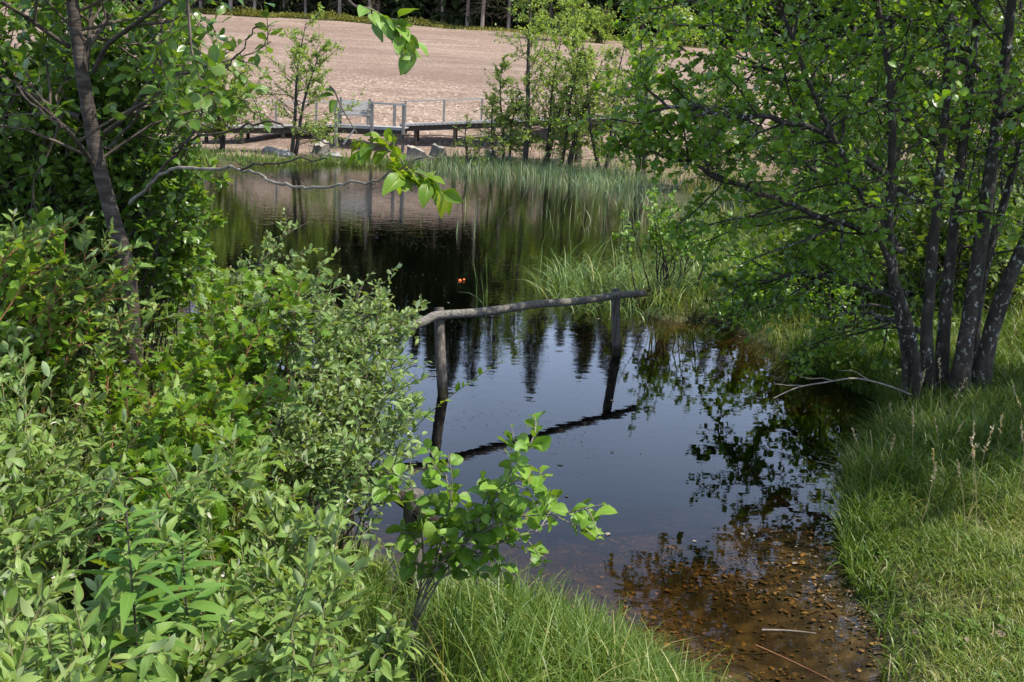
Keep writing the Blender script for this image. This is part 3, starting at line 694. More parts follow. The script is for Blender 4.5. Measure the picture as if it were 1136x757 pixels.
for px, Y, top, s_, lf, lb in ((905, 26, 60, 2.2, .09, 'bushy alder on the right bank behind the arching bough of the big alder'), (1000, 21, 20, 2.3, .085, 'bushy alder close behind the left stems of the big alder'),
                           (1085, 17.5, -20, 2.2, .08, 'leafy bush seen between the right stems of the big alder'), (1190, 14.5, 0, 2.1, .075, 'leafy bush at the right edge behind the leaning alder stem'),
                           (800, 34, 70, 2.0, .09, 'alder bush behind the reeds, left of the arching bough'), (1130, 27, -60, 3.0, .1, 'taller alder standing far back at the right edge'), *for_near):
    far_tree('alder_bush', px, Y, px, top, s_, 4, lb, lf, 9, G3, mat=M_far2, low=.06, dens=1.15)

print('part2', flush=True)

# ------------------------------------------------------------------ the big many-stemmed alder on the right bank
b0 = at_z(1052, 428, .4); AX, AY = float(b0[0]), float(b0[1]); AZ = gz(AX, AY)
al = thing('alder_tree', 'big dark alder with many lichen spotted stems leaning over the pond from the right bank', 'tree', (AX, AY, AZ))
stems = [([(1064, 436, AY-.05), (1068, 400, AY-.03), (1078, 335, AY), (1092, 240, AY+.1), (1104, 150, AY+.15), (1112, 90, AY+.2), (1124, -20, AY+.3), (1130, -200, AY+.5), (1120, -420, AY+.6)], .080, .022),
         ([(1086, 432, AY+.05), (1095, 385, AY+.05), (1116, 318, AY), (1140, 262, AY-.1), (1176, 160, AY-.3), (1215, 20, AY-.5), (1260, -160, AY-.7), (1290, -340, AY-.8)], .078, .022),
         ([(1078, 425, AY+.25), (1080, 370, AY+.3), (1092, 300, AY+.35), (1118, 210, AY+.5), (1160, 60, AY+.8), (1190, -120, AY+1.0)], .062, .016),
         ([(1044, 432, AY+.2), (1046, 380, AY+.2), (1054, 290, AY+.25), (1066, 180, AY+.3), (1076, 90, AY+.4), (1084, -10, AY+.5), (1070, -180, AY+.7), (1064, -330, AY+.8)], .060, .018),
         ([(1030, 430, AY+.1), (1028, 370, AY+.1), (1034, 290, AY+.1), (1042, 200, AY+.1), (1050, 110, AY), (1052, 10, AY-.1), (1040, -130, AY-.3), (1010, -300, AY-.5)], .056, .018),
         ([(1012, 425, AY), (1003, 370, AY-.05), (992, 315, AY-.1), (986, 250, AY-.15), (990, 170, AY-.2), (986, 80, AY-.3), (962, -50, AY-.4), (930, -200, AY-.5)], .058, .016),
         ([(1018, 428, AY-.1), (1012, 372, AY-.2), (1000, 330, AY-.3), (978, 270, AY-.45), (948, 200, AY-.7), (905, 110, AY-1.0), (860, -10, AY-1.3), (820, -130, AY-1.6)], .036, .010)]
limbs = []
for path, r0, r1 in stems:
    P, r = limb(path, r0, r1); r = r*(1 + .55*np.exp(-np.arange(len(P))/2.2)); P[0, 2] = min(P[0, 2], gz(P[0, 0], P[0, 1])-.1); P[0, 2] -= .1
    Acc().tubes(P, r*(1+rng.normal(0, .03, len(r))), 12, wob=.035).build('trunk', M_bark, al)
    limbs.append(resample(P, 14))
boughs = [[(1000, 278, AY-.1), (960, 258, AY-.3), (905, 238, AY-.6), (853, 217, AY-.8), (796, 196, AY-1.0), (750, 177, AY-1.1), (712, 168, AY-1.1)],
          [(1035, 225, AY+.1), (985, 212, AY+.2), (945, 207, AY+.3), (892, 184, AY+.5), (850, 152, AY+.6), (800, 120, AY+.7)],
          [(1095, 90, AY+.2), (1045, 42, AY-.1), (1000, 23, AY-.3), (930, 8, AY-.6), (870, -8, AY-.8), (800, -20, AY-1.0)],
          [(998, 275, AY-.3), (965, 222, AY-.6), (930, 184, AY-.9), (892, 123, AY-1.1), (850, 80, AY-1.3), (800, 50, AY-1.5)],
          [(1050, 170, AY+.3), (1000, 130, AY+.6), (940, 100, AY+.8), (880, 90, AY+1.0), (820, 70, AY+1.2), (760, 62, AY+1.3)],
          [(990, 200, AY-.2), (940, 165, AY-.5), (880, 135, AY-.8), (820, 128, AY-1.0), (770, 118, AY-1.2), (720, 122, AY-1.3)],
          [(1045, 110, AY), (1000, 70, AY-.5), (940, 58, AY-1.0), (880, 44, AY-1.4), (810, 30, AY-1.7), (745, 28, AY-1.9)],
          [(1010, 330, AY), (960, 318, AY-.2), (905, 305, AY-.3), (860, 310, AY-.5), (815, 322, AY-.6)],
          [(1110, 130, AY+.1), (1150, 110, AY-.5), (1190, 90, AY-1.0), (1240, 90, AY-1.6)],
          [(1076, 60, AY+.4), (1040, 0, AY+.9), (980, -30, AY+1.4), (900, -40, AY+1.8)],
          [(1050, 0, AY-.1), (990, -50, AY-.7), (920, -90, AY-1.2), (840, -110, AY-1.6), (780, -100, AY-1.8)],
          [(962, -50, AY-.4), (900, -80, AY-.3), (830, -70, AY-.2), (760, -40, AY), (700, -10, AY+.2)],
          [(1120, -50, AY+.3), (1090, -140, AY-.6), (1050, -200, AY-1.4), (1000, -220, AY-2.0)],
          [(1124, -100, AY+.4), (1200, -180, AY+.2), (1290, -240, AY-.2), (1380, -250, AY-.5)],
          [(1215, 20, AY-.5), (1290, -20, AY-1), (1380, -40, AY-1.4)], [(1180, 150, AY-.3), (1240, 120, AY-.2), (1310, 110, AY+.2), (1380, 120, AY+.3)],
          [(1130, -200, AY+.5), (1060, -260, AY+1.2), (980, -280, AY+1.8), (900, -260, AY+2.2)],
          [(1260, -160, AY-.7), (1220, -240, AY-1.6), (1180, -260, AY-2.3)], [(1240, -60, AY-.6), (1200, -80, AY-1.6), (1160, -80, AY-2.3)],
          [(1025, 370, AY+.1), (975, 350, AY+.4), (930, 345, AY+.7), (890, 330, AY+.9)]]
ba = Acc()
for i_, path in enumerate(boughs):
    if path[-1][0] < 960:
        path = [(a_, b_, AY + (abs(c_-AY)*1.3 + 1.3*k_/len(path) if (i_ % 5) else (c_-AY))) for k_, (a_, b_, c_) in enumerate(path)]
    P, r = limb(path, .030, .010); P += rng.normal(0, .015, P.shape); ba.tubes(P, r, 7); limbs.append(resample(P, 14))
LB = np.array(limbs); nS = len(stems)
def alder_twigs(par, k, t0, t1, lo, hi, up=.05):
    p, d, t, idx = kids(par, k, t0, t1, .95, .25, up)
    ln = rng.uniform(lo, hi, len(p))*np.interp(t, [0, .6, 1], [1, .9, .6]); return grow(p, d, ln, 6, .12, .17), ln
A1, l1 = alder_twigs(LB[nS:], 20, .12, 1, .45, 1.2)
A1b, l1b = alder_twigs(LB[:nS], 20, .26, 1, .6, 1.7, .1)
A1 = np.vstack([A1, A1b]); l1 = np.r_[l1, l1b]
e_ = A1[:, -1]; keep = ~((e_[:, 0] > 3.05) & (e_[:, 0] < 4.9) & (e_[:, 1] < AY+.15) & (e_[:, 2] < 4.6) & (rng.random(len(e_)) < .75)); A1, l1 = A1[keep], l1[keep]
p, d, t, idx = kids(A1, 7, .15, 1, .85, .35, .06); A2 = grow(p, d, l1[idx]*rng.uniform(.22, .5, len(p)), 4, .05, .2)
ba.tubes(A1, taper(len(A1), 6, .011, .0035), 4); ba.tubes(A2, taper(len(A2), 4, .004, .0018), 3)
for path in ([(945, 240, AY-.5), (905, 262, AY-.7), (860, 278, AY-.9), (825, 292, AY-1)], [(1003, 345, AY), (960, 338, AY-.2), (925, 352, AY-.4), (900, 348, AY-.5)]):
    P, r = limb(path, .014, .005); ba.tubes(P, r, 5)
ba.build('branches', M_bark, al)
ca = Acc(); nleaf = leafset(ca, A2, 11, .1, 1, .054, T_alder, 1.0, .4) + leafset(ca, A1, 7, .3, 1, .056, T_alder, 1.0, .4)
ca.build('crown', M_alder, al); print('alder leaves', nleaf, flush=True)
db = thing('dead_branch', 'bare grey dead branch reaching from the alder foot out over the dark water', 'branch', at_y(1003, 430, AY-.6))
P, r = limb([(1010, 438, AY-.4), (985, 428, AY-.6), (950, 420, AY-.9), (918, 424, AY-1.1), (885, 430, AY-1.3), (858, 442, AY-1.45)], .010, .004); Acc().tubes(P, r, 6, wob=.06).build('branch', M_greytwig, db)
B = grow(P[[8, 14, 19]], np.array([[-.7, -.2, .3], [-.6, .3, .2], [-.8, 0, -.1]]), np.array([.3, .35, .25]), 5, 0, .2)
for k in range(3): Acc().tubes(B[k:k+1], taper(1, 5, .006, .002), 4).build('twig', M_greytwig, db)
# two more alders of the same row, just outside the frame, whose shade lies on the bank
for (x, y, H, s_) in ((6.1, 6.5, 8.5, 2.1), (7.0, 7.9, 9.5, 2.4)):
    e = thing('alder_tree', 'alder standing on the bank right of the frame', 'tree', (x, y, gz(x, y)), 'alders along the bank beyond the frame'); g_ = gz(x, y)
    t = np.linspace(0, 1, 10); PP = np.array([np.stack([x+s_*.35*math.cos(a_)*t**1.4, y+s_*.35*math.sin(a_)*t**1.4, g_-.1+t*H*f], 1) for a_, f in ((.5, 1), (2.6, .9), (4.6, .85))])
    Acc().tubes(PP, taper(3, 10, .1, .02), 8).build('trunk', M_bark, e)
    p, d, t, idx = kids(PP, 18, .36, 1, 1.05, .1, .15); l_ = s_*rng.uniform(.5, 1.1, len(p))*(1.1-.5*t); b1 = grow(p, d, l_, 6, 0, .15)
    p, d, t, idx = kids(b1, 6, .25, 1, .8, .3); b2 = grow(p, d, l_[idx]*rng.uniform(.25, .45, len(p)), 4, 0, .2)
    Acc().tubes(b1, taper(len(b1), 6, .016, .005), 4).tubes(b2, taper(len(b2), 4, .005, .002), 3).build('branches', M_bark, e)
    a = Acc(); leafset(a, b2, 10, .1, 1, .085, T_small, 1, .3); leafset(a, b1, 8, .3, 1, .085, T_small, 1, .3); a.build('crown', M_alder, e)

# ------------------------------------------------------------------ the tree at the upper left
LT = thing('alder_tree', 'slim grey trunk with dark glossy leaves rising from the bushes at upper left', 'tree', (at_y(142, 330, 5.6)[0], 5.6, gz(at_y(142, 330, 5.6)[0], 5.6)))
P, r = limb([(150, 420, 5.55), (143, 310, 5.6), (126, 245, 5.6), (110, 185, 5.6), (96, 110, 5.6), (88, 60, 5.6), (80, 0, 5.6), (74, -80, 5.6), (80, -220, 5.6)], .048, .028)
P[0, 2] = gz(P[0, 0], P[0, 1])-.1
Acc().tubes(P, r*(1+rng.normal(0, .02, len(r))), 12, wob=.02).build('trunk', M_bark2, LT); TR = resample(P, 14)
ll = [[(104, 80, 5.6), (118, 52, 5.5), (140, 34, 5.3), (165, 16, 5.1), (192, -4, 4.9), (230, -50, 4.7), (300, -90, 4.4)],
      [(77, 52, 5.6), (55, 38, 5.5), (28, 18, 5.4), (-5, 0, 5.2), (-50, -20, 5)],
      [(116, 148, 5.6), (145, 125, 5.5), (165, 92, 5.4), (185, 84, 5.3), (215, 92, 5.2)],
      [(95, 100, 5.6), (100, 30, 5.9), (104, -30, 6.1), (130, -130, 6.4)],
      [(90, 130, 5.6), (60, 120, 5.9), (25, 100, 6.1), (-20, 90, 6.2)],
      [(88, 60, 5.6), (120, 20, 6.0), (165, -20, 6.3), (215, -40, 6.5)],
      [(80, 0, 5.6), (40, -30, 5.2), (0, -60, 4.9)], [(76, -60, 5.6), (130, -100, 5.3), (200, -130, 5.0)],
      [(108, 190, 5.6), (80, 150, 5.3), (45, 118, 5.1), (15, 90, 5)]]
ba = Acc(); L2 = []
for q in ll:
    P, r = limb(q, .015, .006); ba.tubes(P, r, 7); L2.append(resample(P, 14))
# the long drooping bare branch that carries the light green sprig
main = [(143, 225, 5.5), (166, 205, 5.3), (190, 188, 5.0), (228, 187, 4.8), (270, 187, 4.6), (300, 200, 4.4), (332, 207, 4.2), (375, 206, 4.05), (412, 200, 3.95), (440, 190, 3.9), (462, 178, 3.85), (482, 173, 3.8)]
P, r = limb(main, .010, .003); P += rng.normal(0, .006, P.shape); Acc().tubes(P, r, 7, wob=.06).build('bare_branch', M_greytwig, LT)
for q, r0 in (([(166, 205, 5.3), (200, 165, 5.2), (213, 155, 5.15), (250, 146, 5.0), (290, 137, 4.9), (318, 139, 4.8), (350, 153, 4.7), (372, 163, 4.65)], .008),
              ([(190, 170, 5.2), (214, 150, 5.2), (226, 110, 5.2), (245, 80, 5.2), (266, 58, 5.15), (285, 31, 5.1)], .007),
              ([(268, 190, 4.6), (290, 182, 4.5), (330, 178, 4.4), (362, 176, 4.3)], .006),
              ([(120, 165, 5.55), (150, 130, 5.5), (168, 92, 5.4)], .010), ([(18, 95, 5), (45, 125, 4.95), (70, 140, 4.9), (95, 152, 4.9)], .006)):
    P, r = limb(q, r0, .003); P += rng.normal(0, .006, P.shape); ba.tubes(P, r, 6, wob=.06)
    B = grow(P[::4], nrm(rng.normal(0, 1, (len(P[::4]), 3))), rng.uniform(.04, .14, len(P[::4])), 4, 0, .2); ba.tubes(B, taper(len(B), 4, .003, .0015), 4)
ba.build('branches', M_bark2, LT)
L2 = np.array(L2); ta = Acc()
B1, l1 = alder_twigs(np.vstack([L2, L2[3:6]]), 9, .2, 1, .35, .9); B1b, l1b = alder_twigs(TR[None, 6:], 14, .1, 1, .5, 1.1)
B1 = np.vstack([B1, B1b]); l1 = np.r_[l1, l1b]
e_ = B1[:, -1]; keep = ~((e_[:, 1] < 5.75) & (np.abs(e_[:, 0]+2.35) < .55) & (e_[:, 2] < 4.4) & (rng.random(len(e_)) < .75)); B1, l1 = B1[keep], l1[keep]
p, d, t, idx = kids(B1, 6, .2, 1, .85, .35); B2 = grow(p, d, l1[idx]*rng.uniform(.25, .5, len(p)), 4, .1, .2)
ta.tubes(B1, taper(len(B1), 6, .009, .003), 4).tubes(B2, taper(len(B2), 4, .0035, .0015), 3); ta.build('twigs', M_twig, LT)
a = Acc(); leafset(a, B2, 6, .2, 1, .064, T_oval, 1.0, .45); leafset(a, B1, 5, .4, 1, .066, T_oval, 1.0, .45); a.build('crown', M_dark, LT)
# sprigs hanging at the branch end and from above
def sprig(path, n, size, label=None):
    P, r = limb(path, .005, .0018); a = Acc(); a.tubes(P, r, 5)
    PP = resample(P, 12)[None]; s_ = Acc()
    k, d, t, idx = kids(PP, 5, .15, .95, .7, .6, -.1); B = grow(k, d, np.linalg.norm(P[-1]-P[0])*rng.uniform(.2, .42, len(k)), 5, .5, .12)
    a.tubes(B, taper(len(B), 5, .0025, .0012), 4)
    leafset(s_, B, 5, .2, 1, size, T_cherry, .8, .6, -.30, tipbias=True); leafset(s_, PP, n, .1, 1, size, T_cherry, .9, .6, -.25, tipbias=True)
    return a, s_
for path, n in (([(432, 195, 3.9), (447, 185, 3.86), (440, 172, 3.85), (420, 162, 3.85), (398, 155, 3.85)], 11), ([(425, 199, 3.92), (445, 192, 3.88), (462, 192, 3.86), (480, 200, 3.84), (488, 212, 3.83)], 11)):
    a, s_ = sprig(path, n, .088); a.build('sprig_twig', M_greentwig, LT); s_.build('sprig_leaves', M_cherry, LT)
HB = thing('hanging_branch', 'leafy branch tip hanging into the top of the view before the brown field', 'branch', at_y(385, -40, 3.9))
P, r = limb([(330, -120, 4.1), (360, -40, 4.0), (388, 2, 3.9), (405, 10, 3.88)], .008, .004); Acc().tubes(P, r, 6).build('branch', M_twig, HB)
a, s_ = sprig([(400, 8, 3.88), (415, 12, 3.86), (432, 24, 3.85), (446, 36, 3.84), (458, 50, 3.83)], 14, .085); a.build('twig', M_greentwig, HB); s_.build('leaves', M_seedling, HB)
SP = thing('hanging_twig', 'single dark twig with two leaves dangling in front of the bench', 'twig', at_y(378, 108, 3.7))
P, r = limb([(366, 96, 3.8), (372, 103, 3.79), (378, 118, 3.78), (388, 135, 3.76), (396, 148, 3.75)], .004, .002); Acc().tubes(P, r, 5).build('twig', M_twig, SP)
a = Acc(); pp = np.array([at_y(374, 106, 3.79), at_y(376, 110, 3.79), at_y(372, 103, 3.8)]); a.leaves(pp, np.array([[-.9, 0, -.12], [-.5, .2, -.5], [-.8, .3, .2]]), np.array([[0, -.3, 1.], [0, -.8, .5], [.2, -.2, 1]]), np.array([.085, .075, .07]), T_cherry); a.build('leaves', M_dark, SP)

# ------------------------------------------------------------------ shrubs built from many stems
def bezier(a, b, c, n):
    t = np.linspace(0, 1, n)[None, :, None]; return a[:, None]*(1-t)**2 + b[:, None]*2*t*(1-t) + c[:, None]*t*t
def shrub(name, label, cat, base, brad, tips, n_side, side, leafsz, tm, lmat, smat, nl=9, r0=.008, ang=.85, up=.25, upn=.75, t0=.25, tipbias=True, ntw=0, group=None, tone=0, stemleaf=12, sag=.75, clip=None):
    bx, by = base; g_ = gz(bx, by); e = thing(name, label, cat, (bx, by, max(g_, -.2)), group); B = len(tips)
    an = rng.uniform(0, 6.28, B); rr = brad*np.sqrt(rng.random(B)); bs = np.stack([bx+rr*np.cos(an), by+rr*np.sin(an)], 1)
    mix = rng.uniform(.0, .6, (B, 1)); bs = bs*(1-mix) + tips[:, :2]*mix
    bz = height(bs[:, 0], bs[:, 1]) - .06; bs = np.c_[bs, bz]
    mid = bs*.62 + tips*.38; mid[:, 2] = bs[:, 2] + (tips[:, 2]-bs[:, 2])*sag; mid += rng.normal(0, .07, mid.shape)
    ST = bezier(bs, mid, tips, 9); ST[:, 1:-1] += rng.normal(0, .012, (B, 7, 3))
    s = Acc(); s.tubes(ST, taper(B, 9, r0, .0018), 5)
    p, d, t, idx = kids(ST, n_side, t0, .97, ang, .25, up); ln = side*rng.uniform(.5, 1.25, len(p))*np.interp(t, [0, .6, 1], [1, .9, .5])
    SD = grow(p, d, ln, 5, -.05, .14); s.tubes(SD, taper(len(SD), 5, .0032, .0012), 4)
    L = Acc()
    if ntw:
        p, d, t, idx = kids(SD, ntw, .2, 1, .8, .3, .1); TW = grow(p, d, ln[idx]*rng.uniform(.3, .55, len(p)), 4, 0, .15); s.tubes(TW, taper(len(TW), 4, .0016, .0009), 3)
        leafset(L, TW, max(4, nl-2), .1, 1, leafsz*.92, tm, ang, .45, up*.6, tipbias=tipbias, upn=upn, tone=tone)
    k = leafset(L, SD, nl, .08, 1, leafsz, tm, ang, .45, up*.6, tipbias=tipbias, upn=upn, tone=tone)
    leafset(L, ST, stemleaf, .55, 1, leafsz*1.02, tm, ang*.9, .3, up, tipbias=tipbias, upn=upn, tone=tone)
    s.build('stems', smat, e); L.build('leaves', lmat, e)
    if group == GW:
        b_ = Acc(); q, dd = sample(SD, np.arange(len(SD)), np.full(len(SD), .97)); m_ = rng.random(len(q)) < .16; q, dd = q[m_], dd[m_]
        b_.leaves(q, dd+rng.normal(0, .35, q.shape)+[0, 0, .3], rng.normal(0, 1, q.shape), leafsz*rng.uniform(.3, .62, len(q)), T_willow); b_.build('young_leaves', M_pale, e)
    return e
def tips_px(n, poly, Yf, zjit=.18, seed=None):
    """random tips: (px, py) inside a pixel polygon on the canopy surface, whose distance is Yf(px, py)"""
    P = np.array(poly, float); out = []; lo, hi = P.min(0), P.max(0)
    while len(out) < n:
        q = rng.uniform(lo, hi); ins = False
        for i in range(len(P)):
            a, b = P[i-1], P[i]
            if (a[1] > q[1]) != (b[1] > q[1]) and q[0] < (b[0]-a[0])*(q[1]-a[1])/(b[1]-a[1]) + a[0]: ins = not ins
        if ins: out.append(at_y(q[0], q[1], Yf(*q)) - np.array([0, 0, rng.random()**2*zjit]))
    return np.array(out)
def canopyY(px, py):       # how far the top of the bush stands along each line of sight
    return float(np.interp(py, [235, 280, 330, 420, 520, 640, 757, 860], [7.2, 6.2, 5.3, 4.3, 3.3, 2.45, 1.85, 1.5])) * (1 + .10*math.sin(px*.021+py*.013))
GW = 'grey-green willows of the bush at the left bank'
shrub('willow_shrub', 'big leaved grey-green willow nearest the viewer at the bottom left corner', 'shrub', (-1.15, 1.9), .45,
      tips_px(34, [(-60, 520), (70, 500), (170, 560), (260, 640), (330, 720), (320, 860), (-80, 860)], canopyY, .22), 11, .26, .061, T_willow_hi, M_willow, M_greentwig, 9, .006, group=GW)
shrub('willow_shrub', 'grey-green willow filling the left edge halfway up, with pale new shoots', 'shrub', (-2.3, 3.3), .6,
      tips_px(44, [(-70, 350), (60, 330), (150, 380), (230, 440), (250, 540), (140, 560), (0, 560), (-70, 560)], canopyY, .25), 11, .28, .061, T_willow_hi, M_willow, M_greentwig, 9, .007, group=GW)
shrub('willow_shrub', 'grey-green willow in the lower middle of the bush beside the lobed green shrub', 'shrub', (-.95, 2.9), .45,
      tips_px(40, [(170, 520), (260, 480), (350, 530), (385, 600), (400, 690), (340, 740), (260, 690), (190, 610)], canopyY, .25), 11, .24, .055, T_willow_hi, M_willow, M_greentwig, 9, .006, group=GW)
_sp = lambda x, y: canopyY(x, y)*1.12
SALLOW_TIPS = np.vstack([tips_px(74, [(330, 330), (385, 300), (440, 335), (470, 330), (462, 395), (466, 470), (430, 520), (380, 500), (330, 480), (300, 430)], _sp, .35),
                         tips_px(12, [(425, 345), (470, 322), (482, 340), (455, 372), (430, 380)], _sp, .05), tips_px(8, [(400, 300), (425, 312), (445, 340), (410, 345)], _sp, .05)])
shrub('willow_shrub', 'airy small leaved willow reaching over the water in front of the fence rail', 'shrub', (-1.25, 4.9), .4,
      SALLOW_TIPS, 8, .34, .050, T_sallow, M_sallow, M_twig, 8, .007, ntw=1, group=GW)
shrub('willow_shrub', 'willow with upright whippy shoots at the top of the bush before the dark pond', 'shrub', (-2.2, 6.2), .6,
      tips_px(46, [(225, 275), (300, 255), (365, 240), (390, 275), (400, 330), (330, 350), (250, 340)], canopyY, .3), 9, .30, .052, T_sallow, M_sallow, M_twig, 9, .007, group=GW)
shrub('willow_shrub', 'tall willow below the slim trunk at the upper left, in half shade', 'shrub', (-2.9, 4.6), .7,
      tips_px(60, [(-60, 240), (40, 225), (130, 265), (190, 290), (180, 360), (60, 350), (-60, 350)], lambda x, y: min(canopyY(x, y), 5.0), .3), 9, .3, .068, T_willow, M_willow, M_redtwig, 9, .007, group=GW)
shrub('willow_shrub', 'small isolated willow shoots with white buds at the bottom beside the grass', 'shrub', (-.42, 2.75), .12,
      tips_px(7, [(395, 690), (440, 665), (470, 700), (440, 757), (380, 757)], lambda x, y: 2.6, .1), 5, .13, .055, T_willow_hi, M_willow, M_twig, 8, .004, group=GW)
GL = 'bright green lobed leaved bushes'
shrub('lobed_shrub', 'bright yellow-green shrub with lobed leaves on red stems in the middle of the bush', 'shrub', (-1.6, 4.3), .5,
      tips_px(50, [(120, 350), (190, 300), (290, 280), (345, 300), (320, 400), (260, 480), (170, 500), (120, 440)], canopyY, .3), 9, .26, .058, T_lobed, M_lobed, M_redtwig, 8, .006, group=GL, tipbias=False)
shrub('lobed_shrub', 'small lobed leaved bush sprouting low between the willows near the lower left', 'shrub', (-1.05, 3.1), .3,
      tips_px(26, [(120, 470), (200, 480), (260, 560), (250, 640), (180, 620), (110, 540)], lambda x, y: canopyY(x, y)*1.1, .3), 8, .2, .050, T_lobed, M_lobed, M_redtwig, 8, .005, group=GL, tipbias=False)
shrub('leafy_shrub', 'lime green shrub at the far left of the bush under the slim trunk', 'shrub', (-2.9, 4.2), .5,
      tips_px(44, [(-60, 225), (40, 215), (105, 245), (125, 330), (60, 390), (-60, 380)], lambda x, y: min(canopyY(x, y)*1.03, 4.7), .3), 8, .26, .055, T_oval, M_lobed, M_redtwig, 9, .006)
# upright herb
def herb(px, py0, py1, Y, label, n=46):
    top = at_y(px, py0, Y); bot = at_y(px-10, py1, Y); g_ = gz(bot[0], Y); e = thing('tall_herb', label, 'plant', (float(bot[0]), Y, g_), 'upright herbs in the bush')
    t = np.linspace(0, 1, 9)[:, None]; P = (np.array([bot[0], Y, g_-.05])*(1-t) + top*t); P[:, 0] += .02*np.sin(t[:, 0]*4)
    Acc().tubes(P, np.linspace(.0042, .0022, 9), 6).build('stem', M_twig, e)
    tt = np.sort(rng.uniform(.45, 1, n)); p, d = sample(P[None], np.zeros(n, int), tt); az = np.arange(n)*2.4
    ax = np.stack([np.cos(az), np.sin(az), .55-.5*(1-tt)], 1); a = Acc(); a.leaves(p, ax, np.tile([0, 0, 1.], (n, 1))+rng.normal(0, .2, (n, 3)), .15*np.interp(tt, [.45, .8, 1], [1, .95, .35])*rng.uniform(.8, 1.2, n), T_herb)
    a.build('leaves', M_herb, e)
herb(147, 560, 740, 2.15, 'tall upright herb with narrow whorled leaves in the near left bush')
herb(208, 600, 740, 2.4, 'shorter upright herb right of the tall one near the bottom left')
# dark leafy mass behind the slim trunk
GD_ = 'dark leafy alders behind the slim trunk'
for (bx, by, poly, Yf, lab, n) in ((-3.9, 7.2, [(60, -30), (230, -30), (240, 55), (210, 110), (245, 190), (232, 265), (170, 300), (60, 250)], lambda x, y: 7.0 - .004*(x-100), 'dark green leafy alder right behind the slim trunk, edging the pond view', 120),
                               (-4.6, 6.6, [(-80, -40), (90, -40), (120, 120), (110, 260), (-60, 250)], lambda x, y: 6.6, 'dark green leafy alder at the far upper left corner behind the slim trunk', 90),
                               (-4.5, 8.8, [(150, -60), (236, -40), (225, 70), (200, 220), (245, 270), (130, 290), (100, 60)], lambda x, y: 8.6, 'dark alder farther along the left bank, partly seen past the slim trunk', 60)):
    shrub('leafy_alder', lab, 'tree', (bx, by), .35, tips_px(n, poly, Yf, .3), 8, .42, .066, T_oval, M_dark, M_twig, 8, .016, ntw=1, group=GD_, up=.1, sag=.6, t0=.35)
shrub('sprouting_bush', 'lime green leafy twigs hanging at the water edge left of the pond', 'shrub', (-3.3, 8.0), .4, tips_px(30, [(185, 160), (245, 165), (250, 215), (235, 265), (190, 270)], lambda x, y: 7.0, .3), 7, .25, .065, T_oval, M_lobed, M_twig, 8, .006)

# ------------------------------------------------------------------ alder seedling in the foreground
def at_r(px, py, Y): return at_y(px, py, Y)
sb = at_y(452, 690, 3.55); sd_ = thing('alder_seedling', 'young alder with large glossy ribbed leaves leaning over the water in the foreground', 'sapling', (float(sb[0]), 3.55, gz(sb[0], 3.55)))
ST = []
for path in ([(455, 700, 3.55), (470, 650, 3.5), (500, 610, 3.45), (540, 560, 3.4), (575, 515, 3.35), (598, 478, 3.3)],
             [(457, 700, 3.55), (480, 640, 3.5), (520, 600, 3.4), (570, 575, 3.3), (620, 570, 3.25), (668, 560, 3.2)],
             [(455, 700, 3.55), (474, 650, 3.5), (492, 590, 3.5), (500, 540, 3.5), (478, 512, 3.5)],
             [(456, 700, 3.55), (476, 655, 3.5), (510, 628, 3.45), (560, 600, 3.4), (600, 590, 3.35)],
             [(455, 700, 3.55), (468, 640, 3.52), (468, 590, 3.5), (460, 555, 3.5), (455, 532, 3.5)],
             [(456, 700, 3.55), (490, 640, 3.5), (525, 590, 3.42), (560, 540, 3.36), (590, 530, 3.3)]):
    P, r = limb(path, .0075, .002); P[0, 2] = gz(P[0, 0], P[0, 1])-.04; ST.append(resample(P, 14))
ST = np.array(ST); a = Acc(); a.tubes(ST, taper(len(ST), 14, .0055, .0016), 7)
p, d, t, idx = kids(ST, 14, .46, .98, .8, .45, -.05); SD = grow(p, d, rng.uniform(.06, .20, len(p)), 5, 0, .12); a.tubes(SD, taper(len(SD), 5, .003, .0014), 5); a.build('stems', M_greytwig, sd_)
a = Acc(); leafset(a, SD, 5, .25, 1, .060, T_seed, 1.0, .4, .15, tipbias=True); leafset(a, ST, 8, .66, 1, .064, T_seed, 1.0, .4, .15, tipbias=True); a.build('leaves', M_seedling, sd_)
wp = thing('willow_whip', 'thin arching willow whip with tiny leaves in front of the near fence post', 'shoot', at_y(400, 560, 4.6))
P, r = limb([(392, 600, 4.7), (420, 530, 4.65), (465, 470, 4.6), (510, 432, 4.55), (558, 400, 4.5)], .004, .0012); Acc().tubes(P, r, 5).build('stem', M_greentwig, wp)
PP = resample(P, 14)[None]; a = Acc(); leafset(a, PP, 40, .2, 1, .04, T_sallow, .8, .3, .2, tipbias=True); a.build('leaves', M_lobed, wp)

# ------------------------------------------------------------------ small island shrub on the spit
ib = at_z(738, 330, .12); ix, iy = float(ib[0]), float(ib[1])
shrub('alder_shrub', 'small open alder shrub growing on the mossy spit at the end of the fence rail', 'shrub', (ix+.05, iy+.1), .16,
      np.vstack([tips_px(20, [(672, 262), (720, 205), (790, 200), (815, 270), (740, 290)], lambda x, y: iy+rng.normal(0, .35), .1)]), 5, .36, .072, T_alder, M_seedling, M_fartwig, 6, .014, ntw=1, up=.1, t0=.55, sag=.6, stemleaf=5)
shrub('alder_shrub', 'low alder bush right of the small spit shrub, over the water edge', 'shrub', (ix+.95, iy-.9), .25,
      tips_px(9, [(800, 270), (850, 260), (880, 300), (850, 335), (805, 330)], lambda x, y: iy-1.0+rng.normal(0, .35), .1), 8, .34, .07, T_alder, M_alder, M_fartwig, 6, .01, ntw=1, up=.1, t0=.4, sag=.55)
print('part3', flush=True)

